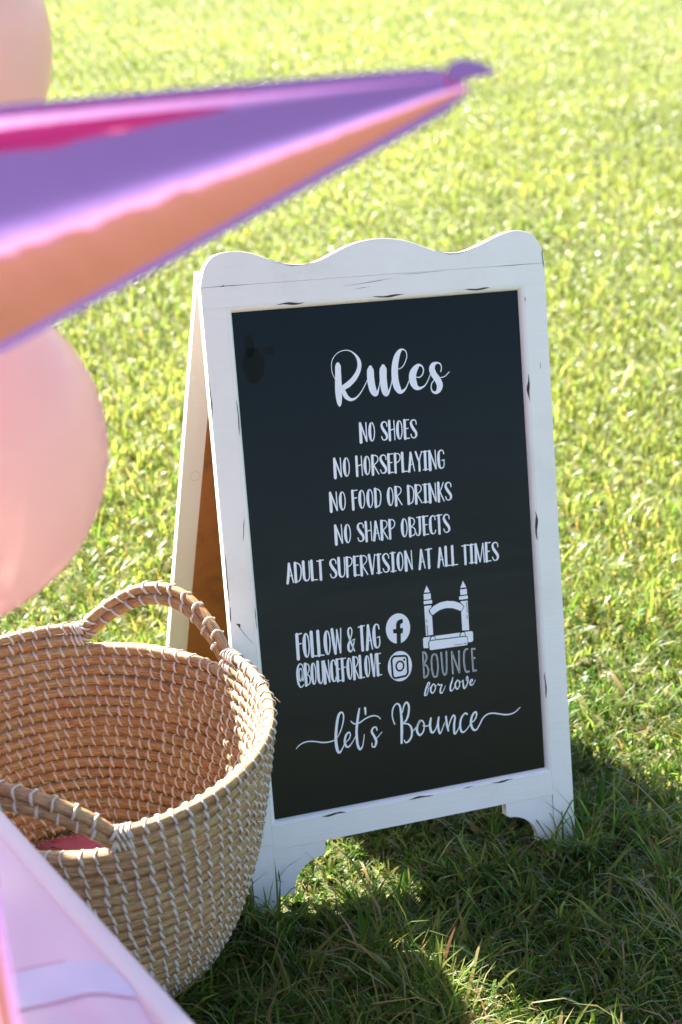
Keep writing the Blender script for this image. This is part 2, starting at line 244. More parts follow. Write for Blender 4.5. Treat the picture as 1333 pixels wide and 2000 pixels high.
DATA={'rules': [[(202.11,836.11,6.12),(202.06,833.58,8.87),(201.68,826.92,9.18),(200.9,813.58,10.12),(200.08,795.74,10.75),(199.93,782.29,8.61),(200.05,775.98,5.54),(200.04,773.89,2.46)],[(196.24,814.75,0.77),(192.86,821.75,0.92),(191.67,832.26,1.07),(193.46,842.49,1.07),(199.15,850.17,1.07),(207.46,854.96,1.07),(217.84,855.88,1.22),(226.31,852.34,1.84),(232.9,845.09,3.69),(235.96,837.37,5.85),(235.85,829.91,6.47),(232.59,821.22,7.09),(225.47,812.13,8.01),(216.09,804.75,8.62),(206.97,800.34,7.68)],[(207.46,796.56,6.15),(210.33,788.81,7.08),(214.41,783.93,5.86),(219.81,781.62,4.32),(226.35,783.26,2.78),(233.19,788.63,1.86),(240.34,797.74,1.39),(247.15,808.69,1.24)],[(253.41,826.89,6.19),(253.12,823.17,10.53),(252.72,811.95,11.47),(253.34,801.37,11.48),(255.2,792.17,10.88),(257.71,787.11,8.4),(260.44,786.86,5.91),(263.22,791.43,2.8),(265.29,797.27,1.4),(267.16,804.64,0.93)],[(274.06,826.9,6.22),(273.75,822.87,11.19),(272.77,810.16,11.52),(273.13,798.07,11.22),(274.36,788.9,10.61),(276.01,784.96,7.81),(279.03,786.2,4.38),(282.4,791.94,2.19),(285.45,799.97,1.41),(287.76,808.83,1.09)],[(298.24,820.43,0.94),(304.63,822.89,1.41),(310.02,829.52,1.41),(313.52,839.03,1.41),(312.13,846.68,1.56),(307.46,849.63,2.19),(302.41,847.49,5.62),(297.26,839.65,9.04),(293.6,827.92,10.3),(291.93,814.49,10.62),(292.31,802.38,10.95),(294.8,792.31,10.34),(298.92,786.33,7.22),(304.38,787.19,3.77),(309.69,792.47,1.89),(314.12,801.17,1.26)],[(326.31,806.15,1.1),(331.99,805.19,1.58),(337.21,808.98,1.74),(339.35,815.62,1.89),(337.61,821.09,2.21),(332.87,823.77,3.78),(327.37,820.46,8.18),(322.24,813.33,11.32),(320.37,805.92,11.64),(321.55,797.47,11.34),(325.46,790.27,7.88),(331.91,788.46,4.11),(340.09,791.98,1.9),(345.96,799.83,1.42),(350.01,807.84,1.27)],[(367.62,810.56,1.59),(369.23,816.82,1.59),(367.17,822.79,1.9),(361.48,824.49,3.17),(355.82,821.79,7.59),(353.38,815.46,9.81),(356.1,807.31,9.82),(361.32,799.22,10.16),(364.52,790.53,10.17),(362.69,783.51,8.27),(357.9,779.36,4.77),(352.53,780.93,2.86),(350.12,786.49,1.9),(351.11,793.27,1.58),(355.09,797.95,1.59)],[(366.97,801.46,1.43),(374.07,802.97,1.43),(381.48,808.73,1.27)]],'lets': [[(88.36,259.43,1.15),(95.24,264.86,1.73),(105.68,267.38,2.02),(117.28,265.97,2.02),(131.63,261.77,2.03),(143.36,260.91,2.03),(152.36,262.27,1.46)],[(154.88,264.15,1.16),(161.72,275.17,1.75),(166.98,288.76,2.04),(168.2,300.13,2.33),(164.67,304.17,2.91),(159.78,298.63,4.07),(155.46,282.01,4.36),(152.94,262.17,4.66),(153.99,246.02,4.67),(157.15,241.1,3.5),(161.68,245.55,2.05),(167.24,255.36,1.46)],[(167.19,254.78,1.46),(174.46,259.93,1.76),(177.1,266.75,2.05),(174.73,270.64,2.34),(169.93,266.52,3.21),(167.18,258.27,3.51),(168.29,249.94,3.51),(172.87,247.69,2.64),(179.0,253.33,1.46),(186.12,263.76,1.17)],[(194.79,305.01,2.63),(191.24,290.51,3.8),(187.57,270.79,4.1),(187.44,250.42,4.11),(190.55,240.54,3.53),(195.01,243.86,2.06),(197.84,253.01,1.47),(199.83,262.89,1.18)],[(179.37,287.56,1.46),(184.34,282.67,2.05),(192.69,282.43,2.34),(205.13,288.21,2.05),(217.29,289.97,2.06),(224.61,287.3,1.77),(228.19,282.91,1.47)],[(204.31,304.32,3.81),(204.4,294.14,2.35)],[(221.14,265.99,2.07),(220.01,270.85,2.06),(215.18,270.79,2.65),(212.33,265.14,3.54),(215.63,257.28,3.84),(218.57,248.58,3.84),(215.51,240.32,2.96),(211.39,241.61,2.07),(211.2,246.92,1.48)],[(216.62,250.67,1.48),(223.74,256.77,1.48),(228.94,261.45,1.18)],[(251.16,270.3,1.78),(248.14,282.52,2.07),(250.08,295.94,2.37),(256.97,302.7,2.37),(262.0,296.91,3.26),(263.05,278.58,4.16),(262.12,258.18,4.47),(260.33,238.46,3.58)],[(265.56,287.54,1.78),(268.75,297.56,2.38),(273.36,302.08,2.97),(276.83,295.36,3.27),(274.95,282.47,3.28),(270.61,273.5,2.98),(266.01,269.28,2.08),(273.78,266.8,2.39),(278.72,259.2,3.29),(277.79,246.68,3.29),(271.69,238.87,2.99),(266.76,238.54,2.39),(265.21,242.34,1.49)],[(278.29,253.38,1.49),(285.39,258.08,1.79),(291.61,267.35,2.39),(294.19,268.98,2.39),(289.44,263.0,3.59),(287.5,253.29,3.89),(291.56,245.81,3.3),(298.08,250.62,2.4),(300.41,261.45,2.1),(297.82,268.08,2.4),(293.86,268.74,2.39)],[(297.87,260.4,1.5),(304.81,258.35,1.8),(311.81,261.02,1.5)],[(312.44,269.78,3.0),(310.11,258.94,3.91),(311.75,247.41,3.61),(316.4,247.51,2.41),(322.04,256.93,1.81),(325.03,268.28,2.41)],[(325.71,269.05,3.01),(323.58,256.67,3.62),(325.39,243.02,3.02),(329.04,246.26,1.81),(334.88,258.34,1.51)],[(338.07,268.18,3.02),(338.74,255.61,3.63),(340.48,244.92,3.03)],[(340.79,249.33,1.51),(345.32,260.45,2.12),(350.52,267.9,2.72),(353.39,264.16,3.03),(350.93,251.49,3.64),(350.91,237.79,3.04),(356.24,242.25,1.82),(361.23,250.95,1.52)],[(374.52,266.01,2.74),(370.89,268.09,2.43),(364.49,261.72,3.04),(361.19,250.36,3.65),(363.51,238.64,3.35),(370.51,239.84,1.83),(378.34,248.37,1.52)],[(379.06,249.75,1.52),(387.3,254.94,2.14),(391.03,263.28,2.44),(388.77,267.23,2.75),(383.03,261.62,3.35),(380.04,250.18,3.97),(383.11,239.8,3.67),(388.68,237.96,2.45),(394.51,244.76,2.14),(401.53,254.96,2.14),(409.79,259.87,2.15),(419.34,260.09,2.15),(431.85,256.53,2.16),(444.45,253.54,2.16),(457.38,255.01,1.86),(467.47,261.79,1.24)]],'forlove': [[(309.34,318.85,0.81),(313.36,323.7,1.42),(314.44,327.02,1.63),(312.06,327.4,2.03),(308.42,320.5,2.64),(305.77,312.93,2.85),(304.93,308.57,2.44),(307.51,308.16,1.83),(310.12,312.24,1.42),(311.34,317.53,1.22),(314.11,319.59,1.02)],[(320.75,324.33,1.83),(316.77,320.16,2.65),(315.27,313.91,2.85),(318.1,309.46,2.04),(322.65,314.23,1.84),(323.63,320.57,1.83),(320.96,324.3,1.83)],[(322.06,320.62,1.02),(325.19,320.33,1.02),(328.16,322.16,1.02)],[(328.56,323.29,1.63),(330.98,320.41,2.04),(335.24,321.03,1.63),(332.15,314.72,2.45),(331.4,308.63,2.66),(334.26,307.36,1.64),(337.78,312.32,1.02),(340.85,318.34,0.82)],[(354.31,329.25,1.43),(352.32,323.54,2.46),(349.25,316.01,2.87),(348.97,309.02,2.87),(352.33,308.69,1.64),(357.0,314.77,1.03)],[(361.9,324.04,1.85),(357.81,318.66,2.67),(357.91,312.62,2.67),(360.87,309.33,2.06),(364.84,314.53,1.85),(364.87,321.06,1.85),(362.11,324.01,1.64)],[(363.77,320.53,1.03),(366.91,319.74,1.03),(370.22,321.53,1.03)],[(371.32,322.06,1.85),(371.33,314.51,2.68),(372.51,308.48,2.47),(377.45,313.54,1.65),(379.79,321.23,1.85),(379.32,326.83,1.85),(377.29,325.14,1.44),(377.4,320.6,1.03),(381.61,316.71,1.03)],[(382.6,315.55,1.03),(387.03,317.87,1.24),(387.87,320.76,1.45),(384.84,320.23,2.27),(383.19,314.85,2.68),(385.12,311.82,2.27),(388.89,313.74,1.24),(392.47,319.23,0.83)]],'bounce_w': [[(306.82,377.19,2.42),(306.3,358.64,2.43),(305.96,337.03,2.43)],[(306.84,377.38,2.42),(310.67,375.61,2.43),(312.45,368.61,2.43),(309.85,361.56,2.43),(306.19,358.65,2.43)],[(306.19,358.65,2.43),(311.43,354.67,2.43),(313.77,346.55,2.43),(311.33,338.97,2.44),(306.16,336.8,2.43)],[(326.25,371.47,2.43),(322.49,370.06,2.43),(320.16,362.47,2.43),(319.88,348.59,2.44),(321.69,337.35,2.44),(324.47,335.12,2.44),(327.71,336.41,2.44),(330.05,347.02,2.44),(330.38,358.92,2.44),(329.19,368.55,2.44),(326.25,371.47,2.43)],[(337.3,371.99,2.44),(337.58,353.83,2.44),(338.23,340.76,2.45),(341.02,335.53,2.45),(344.17,339.84,2.45),(345.54,354.6,2.45),(346.07,372.45,2.44)],[(355.32,370.56,2.45),(355.0,351.15,2.45),(354.97,335.55,2.46)],[(355.58,369.82,2.45),(360.69,352.28,2.46),(365.88,335.46,2.46)],[(367.65,370.0,2.45),(366.74,349.35,2.46),(366.19,335.41,2.46)],[(382.36,370.98,2.46),(378.39,370.38,2.46),(375.75,362.98,2.46),(375.25,348.04,2.46),(376.63,337.3,2.47),(379.61,334.12,2.47),(382.43,334.89,2.47)],[(389.75,370.07,2.47),(389.82,350.82,2.47),(389.97,334.22,2.47)],[(389.97,370.24,2.47),(395.04,369.48,2.47)],[(390.21,354.97,2.47),(394.04,354.89,2.47)],[(389.96,334.12,2.47),(395.1,334.33,2.48)]],'bounce_d': [[(306.82,377.19,0.81),(306.3,358.64,0.81),(305.96,337.03,0.81)],[(306.84,377.38,0.81),(310.67,375.61,0.81),(312.45,368.61,0.81),(309.85,361.56,0.81),(306.19,358.65,0.81)],[(306.19,358.65,0.81),(311.43,354.67,0.81),(313.77,346.55,0.81),(311.33,338.97,0.81),(306.16,336.8,0.81)],[(326.25,371.47,0.81),(322.49,370.06,0.81),(320.16,362.47,0.81),(319.88,348.59,0.81),(321.69,337.35,0.81),(324.47,335.12,0.81),(327.71,336.41,0.81),(330.05,347.02,0.81),(330.38,358.92,0.81),(329.19,368.55,0.81),(326.25,371.47,0.81)],[(337.3,371.99,0.81),(337.58,353.83,0.81),(338.23,340.76,0.82),(341.02,335.53,0.82),(344.17,339.84,0.82),(345.54,354.6,0.82),(346.07,372.45,0.81)],[(355.32,370.56,0.82),(355.0,351.15,0.82),(354.97,335.55,0.82)],[(355.58,369.82,0.82),(360.69,352.28,0.82),(365.88,335.46,0.82)],[(367.65,370.0,0.82),(366.74,349.35,0.82),(366.19,335.41,0.82)],[(382.36,370.98,0.82),(378.39,370.38,0.82),(375.75,362.98,0.82),(375.25,348.04,0.82),(376.63,337.3,0.82),(379.61,334.12,0.82),(382.43,334.89,0.82)],[(389.75,370.07,0.82),(389.82,350.82,0.82),(389.97,334.22,0.82)],[(389.97,370.24,0.82),(395.04,369.48,0.82)],[(390.21,354.97,0.82),(394.04,354.89,0.82)],[(389.96,334.12,0.82),(395.1,334.33,0.83)]],'castle_w': [[(320.43,482.12),(315.1,471.61),(325.41,470.68)],[(314.41,469.26),(326.31,468.89),(326.17,459.8),(314.26,460.18)],[(313.6,458.31),(327.82,458.1),(327.95,452.68),(313.73,453.0)],[(314.05,450.21),(325.88,450.03),(326.09,432.79),(325.9,402.73),(313.7,402.85)],[(382.15,481.34),(376.87,470.53),(387.17,470.11)],[(376.49,468.11),(387.75,467.76),(387.77,458.87),(376.28,459.07)],[(373.84,457.33),(388.6,457.07),(388.74,451.42),(373.78,451.91)],[(375.91,449.24),(388.03,448.74),(387.41,401.17),(375.6,402.1)],[(308.41,398.89),(309.55,400.2),(311.66,400.58),(389.39,399.09),(392.54,398.43),(393.67,396.27),(393.11,383.37),(391.39,381.63),(385.02,381.78),(314.54,382.95),(308.87,383.8),(308.0,386.11)]],'castle_d2': [[(320.78,442.89),(329.83,449.96),(340.54,453.78),(352.11,454.63),(363.52,452.74),(371.71,449.43),(378.76,444.69),(381.28,439.79),(375.77,432.05),(368.64,435.73),(360.48,439.35),(350.08,440.82),(339.51,439.35),(333.02,436.33),(327.06,433.24),(325.01,433.73),(321.87,437.82)],[(319.02,394.35),(319.86,398.68),(322.32,400.98),(326.31,401.19),(328.79,399.34),(330.16,393.69)],[(369.66,392.82),(370.88,398.11),(373.35,400.24),(377.28,400.46),(379.61,398.83),(381.3,392.6)],[(316.36,390.79),(317.61,393.57),(320.11,394.98),(380.48,393.02),(383.54,391.27),(383.99,379.23),(382.56,376.95),(320.66,378.07),(316.54,378.89)]],'castle_w3': [[(322.23,442.68),(329.73,448.5),(340.44,452.41),(352.01,453.26),(363.43,451.38),(371.61,448.06),(377.64,443.76),(380.02,439.97),(375.36,433.69),(368.74,437.1),(360.57,440.72),(350.18,442.19),(339.61,440.72),(333.12,437.7),(327.68,434.53),(325.63,435.02),(323.28,438.6)],[(320.44,395.13),(321.06,398.01),(322.86,399.72),(325.71,400.09),(327.99,398.47),(328.78,394.89)],[(370.97,393.42),(372.08,397.24),(374.0,398.95),(376.89,399.32),(378.69,397.77),(379.86,393.31)],[(317.71,390.59),(318.37,392.47),(320.33,393.67),(380.39,391.74),(382.61,390.11),(382.94,379.39),(381.35,377.93),(320.73,379.05),(318.07,379.85)]],'castle_d4': [[(316.15,429.29,0.8),(316.52,424.32,0.81)],[(316.2,419.93,1.01),(316.33,403.15,0.81)],[(385.52,446.13,0.81),(385.94,429.22,0.61)],[(385.15,425.36,1.02),(385.33,420.37,0.82)],[(360.1,381.5,0.82),(366.92,380.88,0.82),(374.15,381.2,0.61)],[(377.01,381.17,1.23),(380.92,380.99,1.02)]],'icon_w': [[(288.21,419.63),(287.81,416.54),(287.06,413.53),(285.99,410.65),(284.61,407.96),(282.94,405.5),(281.02,403.31),(278.87,401.43),(276.54,399.9),(274.06,398.73),(271.48,397.95),(268.84,397.58),(266.19,397.61),(263.57,398.05),(261.03,398.88),(258.61,400.11),(256.36,401.69),(254.3,403.61),(252.48,405.83),(250.93,408.32),(249.66,411.02),(248.72,413.9),(248.1,416.91),(247.82,419.99),(247.89,423.1),(248.3,426.17),(249.04,429.16),(250.11,432.01),(251.49,434.69),(253.14,437.14),(255.05,439.32),(257.18,441.19),(259.5,442.72),(261.96,443.9),(264.52,444.68),(267.15,445.07),(269.79,445.06),(272.41,444.64),(274.95,443.82),(277.37,442.62),(279.64,441.05),(281.7,439.15),(283.54,436.93),(285.11,434.45),(286.39,431.75),(287.35,428.86),(287.98,425.84),(288.27,422.75)],[(286.74,359.47),(286.33,356.35),(285.59,353.33),(284.52,350.43),(283.14,347.73),(281.47,345.26),(279.56,343.07),(277.42,341.19),(275.09,339.66),(272.63,338.5),(270.05,337.73),(267.43,337.37),(264.78,337.42),(262.18,337.88),(259.65,338.74),(257.24,339.99),(254.99,341.6),(252.94,343.55),(251.13,345.81),(249.59,348.32),(248.33,351.06),(247.39,353.97),(246.78,357.01),(246.5,360.11),(246.57,363.24),(246.98,366.34),(247.73,369.35),(248.79,372.22),(250.16,374.91),(251.81,377.36),(253.72,379.54),(255.84,381.42),(258.15,382.95),(260.6,384.12),(263.16,384.89),(265.77,385.27),(268.41,385.23),(271.01,384.79),(273.54,383.95),(275.95,382.72),(278.21,381.12),(280.27,379.19),(282.09,376.95),(283.66,374.44),(284.93,371.7),(285.88,368.78),(286.51,365.74),(286.8,362.61)]],'icon_f': [[(264.27,397.14),(270.87,396.91),(271.77,413.01),(274.91,412.85),(276.31,420.91),(271.75,421.12),(271.73,425.02),(272.91,428.15),(276.61,429.12),(276.61,435.41),(271.08,435.15),(266.94,432.31),(265.18,427.77),(264.83,421.08),(259.49,421.11),(259.63,414.79),(265.1,414.29)]],'icon_s': [[(274.56,376.76,3.07),(276.64,376.27,3.07),(278.33,374.84,3.08),(279.37,372.67,3.08),(279.6,370.1,3.08),(279.29,351.22,3.08),(278.68,348.64,3.08),(277.31,346.44,3.08),(275.4,344.96,3.08),(273.23,344.43,3.08),(258.62,343.69,3.07),(256.55,344.19,3.07),(254.86,345.63,3.07),(253.83,347.81,3.07),(253.61,350.38,3.07),(253.34,371.55,3.06),(253.96,374.12,3.06),(255.32,376.3,3.06),(257.22,377.78,3.06),(259.37,378.31,3.06),(274.56,376.76,3.07)],[(272.91,361.14,2.62),(272.55,359.23,2.62),(271.78,357.47,2.62),(270.67,356.01,2.62),(269.27,354.93,2.62),(267.7,354.31,2.61),(266.05,354.19,2.61),(264.45,354.58,2.61),(262.99,355.45,2.61),(261.78,356.74,2.61),(260.9,358.37,2.61),(260.41,360.22,2.61),(260.34,362.17,2.61),(260.71,364.09,2.61),(261.47,365.84,2.61),(262.58,367.3,2.61),(263.97,368.38,2.61),(265.54,369.0,2.61),(267.19,369.13,2.61),(268.79,368.74,2.61),(270.25,367.87,2.61),(271.46,366.58,2.61),(272.35,364.95,2.61),(272.84,363.1,2.62),(272.91,361.14,2.62)]],'icon_dot': [[(276.13,370.33),(275.82,369.32),(275.13,368.65),(274.25,368.5),(273.41,368.91),(272.84,369.77),(272.69,370.85),(273.0,371.86),(273.69,372.53),(274.57,372.68),(275.41,372.27),(275.98,371.41)]],'lines': {'NO SHOES': [227.41,716.09,321.85,712.8,228.59,745.33],'NO HORSEPLAYING': [182.12,666.92,364.01,661.14,183.64,696.3],'NO FOOD OR DRINKS': [171.49,616.57,372.7,610.47,172.17,645.59],'NO SHARP OBJECTS': [175.6,565.64,366.22,560.39,176.29,595.11],'ADULT SUPERVISION AT ALL TIMES': [94.46,516.55,445.93,505.51,98.83,546.45],'FOLLOW & TAG': [101.12,398.35,237.12,395.17,101.42,437.07],'@BOUNCEFORLOVE': [98.13,354.93,235.63,351.8,101.12,389.85]},'crown': [(3.1,964.6),(4.1,979.6),(10.1,994.4),(21.4,1005.9),(38.1,1011.4),(59.7,1011.7),(81.0,1007.5),(106.3,997.6),(132.0,989.7),(158.4,987.2),(181.0,990.7),(204.3,999.7),(227.6,1008.8),(250.8,1014.9),(278.5,1017.1),(306.0,1014.6),(328.9,1009.0),(351.6,999.9),(374.7,992.0),(398.2,988.8),(422.3,991.2),(447.0,999.7),(471.8,1009.1),(496.7,1015.5),(516.2,1014.3),(533.1,1007.6),(544.5,991.6),(548.6,978.1),(549.2,962.6)]}
sign = empty('a_frame_sign', BASE)
tag(sign, 'white distressed wooden sandwich board with a black chalkboard of rules, standing open on the lawn', 'sign')
crown_half = [tuple(x/1000 for x in p) for p in DATA['crown']]
cl = [(0.0, H)] + crown_half[1:-1] + [(W, H)]
crown = [tuple(p) for p in smooth_pts(cl, 4)]
MW = .008                                      # moulding width
E0, E1 = M-MW, W-M+MW
for P, side in ((FP, 'front'), (BP, 'back')):
    if side == 'front':
        prism('crown_rail', [(u, v) for u, v in crown][::-1], 0, -TK, P, paint, sign, .0008)
        prism('top_rail', rect(0, W, V1+MW, H-.0001), 0, -TK, P, paint, sign, .0002)
        prism('stile', rect(0, E0, 0, V1+MW), 0, -TK, P, paint, sign, .0004)
        prism('stile', rect(E1, W, 0, V1+MW), 0, -TK, P, paint, sign, .0004)
    else:
        prism('top_rail', rect(0, W, V1+MW, VT+.008), 0, -TK, P, paint, sign, .0012)
        prism('stile', rect(0, .036, 0, V1+MW), 0, -TK, P, paint, sign, .0012)
        prism('stile', rect(W-.036, W, 0, V1+MW), 0, -TK, P, paint, sign, .0012)
    a, b_ = (E0, E1) if side == 'front' else (.036, W-.036)
    prism('bottom_rail', rect(a+.00005, b_-.00005, .109, V0-MW), -.00005, -TK+.0004, P, paint, sign, .0003)
    # curved corner brackets between stile and bottom rail
    for s in (0, 1):
        pts = [(a+.0004, .1086), (.121, .1086), (.121, .088), (.116, .0865)]
        for k in range(9):
            q = R(90 + 90*k/8); pts.append((.116 + .050*math.cos(q), .0365 + .048*math.sin(q)))
        pts += [(.066, .034), (a+.0004, .034)]
        if s: pts = [(W-u, v) for u, v in pts]
        prism('foot_bracket', pts, -.0014, -TK+.001, P, paint, sign, .0007)
# recessed moulding round the chalkboard, mitred
PROF = [(0, 0), (.0016, -.0002), (.0034, -.0010), (.0052, -.0024), (.0066, -.0043), (.0076, -.0063), (.0080, -.0080)]
def pdepth(e):
    if e <= 0: return 0
    for (a, da), (b, db) in zip(PROF, PROF[1:]):
        if e <= b: return da + (db-da)*(e-a)/(b-a)
    return PROF[-1][1]
def moulding(which):
    rows = []
    for e, d in PROF + [(.0080, -.0125), (0, -.0125)]:
        l, r_, b, t_ = E0+e, E1-e, V0-MW+e, V1+MW-e
        if which == 'l': p, q = (l, b), (l, t_)
        if which == 'r': p, q = (r_, t_), (r_, b)
        if which == 't': p, q = (l, t_), (r_, t_)
        if which == 'b': p, q = (r_, b), (l, b)
        rows.append([FP(*p, d), FP(*q, d)])
    vs = [v for rw in rows for v in rw]; k = len(rows)
    fs = [(2*i, 2*i+1, 2*((i+1) % k)+1, 2*((i+1) % k)) for i in range(k)]
    o = link('moulding', vs, fs, paint, sign, BASE)
    import bmesh
    bm = bmesh.new(); bm.from_mesh(o.data); bmesh.ops.recalc_face_normals(bm, faces=bm.faces); bm.to_mesh(o.data); bm.free()
    add_bevel(o, .0006, 2); return o
mould = {k: moulding(k) for k in 'lrtb'}
# chalkboard sheet and its print
cb = prism('chalkboard', rect(E0+.0012, E1-.0012, V0-MW+.0012, V1+MW-.0012), -DP, -.0122, FP, board, sign, 0)
bb = prism('backing_board', rect(.034, W-.034, .135, .945), -TK-.0004, -TK-.0036, BP, hard, sign, .0004)
# butt hinges between the two panels
for u in (.10, .45):
    hv, hf = [], []
    def boxw(c, dx, dy, dz):
        i = len(hv)
        for z in (-dz, dz):
            for x, y in ((-dx, -dy), (dx, -dy), (dx, dy), (-dx, dy)): hv.append((c[0]+x, c[1]+y, c[2]+z))
        hf.extend([(i, i+3, i+2, i+1), (i+4, i+5, i+6, i+7)] + [(i+k, i+(k+1) % 4, i+4+(k+1) % 4, i+4+k) for k in range(4)])
    c = FP(u, VT, -TK); boxw((c.x, c.y, c.z+.002), .022, .003, .003); boxw((c.x, c.y, c.z-.010), .022, .0012, .012)
    o = link('hinge', hv, hf, steel, sign, BASE); add_bevel(o, .0008)

def ribbon(pts, n, closed=False, capped=True, samp=5):
    """flat variable-width stroke on the board; points (u, v, width) in mm"""
    P = smooth_pts(pts, samp) if samp > 1 else [np.array(p, float) for p in pts]
    vs, fs = [], []
    L = len(P)
    for i, p in enumerate(P):
        a = P[max(i-1, 0)]; b = P[min(i+1, L-1)]
        if closed and i in (0, L-1): a, b = P[-2], P[1]
        d = b[:2]-a[:2]; d = d/(np.hypot(*d)+1e-9); nn = np.array([-d[1], d[0]]); h = max(p[2], .25)/2
        vs += [(p[0]+nn[0]*h, p[1]+nn[1]*h), (p[0]-nn[0]*h, p[1]-nn[1]*h)]
        if i: k = 2*i; fs.append((k-2, k-1, k+1, k))
    if capped and not closed:
        for end in (0, L-1):
            p = P[end]; q = P[1] if end == 0 else P[-2]; d = p[:2]-q[:2]; d = d/(np.hypot(*d)+1e-9)
            h = max(p[2], .25)/2; ang = math.atan2(d[1], d[0]); base = len(vs); ring = []
            for k in range(7):
                t = ang - PI/2 + PI*k/6; vs.append((p[0]+h*math.cos(t), p[1]+h*math.sin(t))); ring.append(base+k)
            fs.append(tuple(ring))
    return [FP(x/1000, y/1000, n) for x, y in vs], fs
class Print:
    def __init__(s): s.v, s.f, s.k = [], [], 0
    def _n(s, lift): s.k += 1; return -DP + .00025 + lift + s.k*.000012
    def stroke(s, pts, lift=0, **kw):
        v, f = ribbon(pts, s._n(lift), **kw); b = len(s.v); s.v += v; s.f += [tuple(i+b for i in q) for q in f]
    def poly(s, pts, lift=0):
        n = s._n(lift); b = len(s.v); s.v += [FP(x/1000, y/1000, n) for x, y in pts]
        s.f += [tuple(i+b for i in q) for q in tessellate_polygon([[Vector((x, y, 0)) for x, y in pts]])]
    def build(s, name, m, parent, label=None):
        import bmesh
        o = link(name, s.v, s.f, m, parent, BASE)
        fn = (FP(0, 0, 1)-FP(0, 0, 0))
        bm = bmesh.new(); bm.from_mesh(o.data); bm.normal_update()
        fl = [f for f in bm.faces if f.normal.dot(fn) < 0]; bmesh.ops.reverse_faces(bm, faces=fl); bm.to_mesh(o.data); bm.free()
        if label: o['label'] = label
        return o
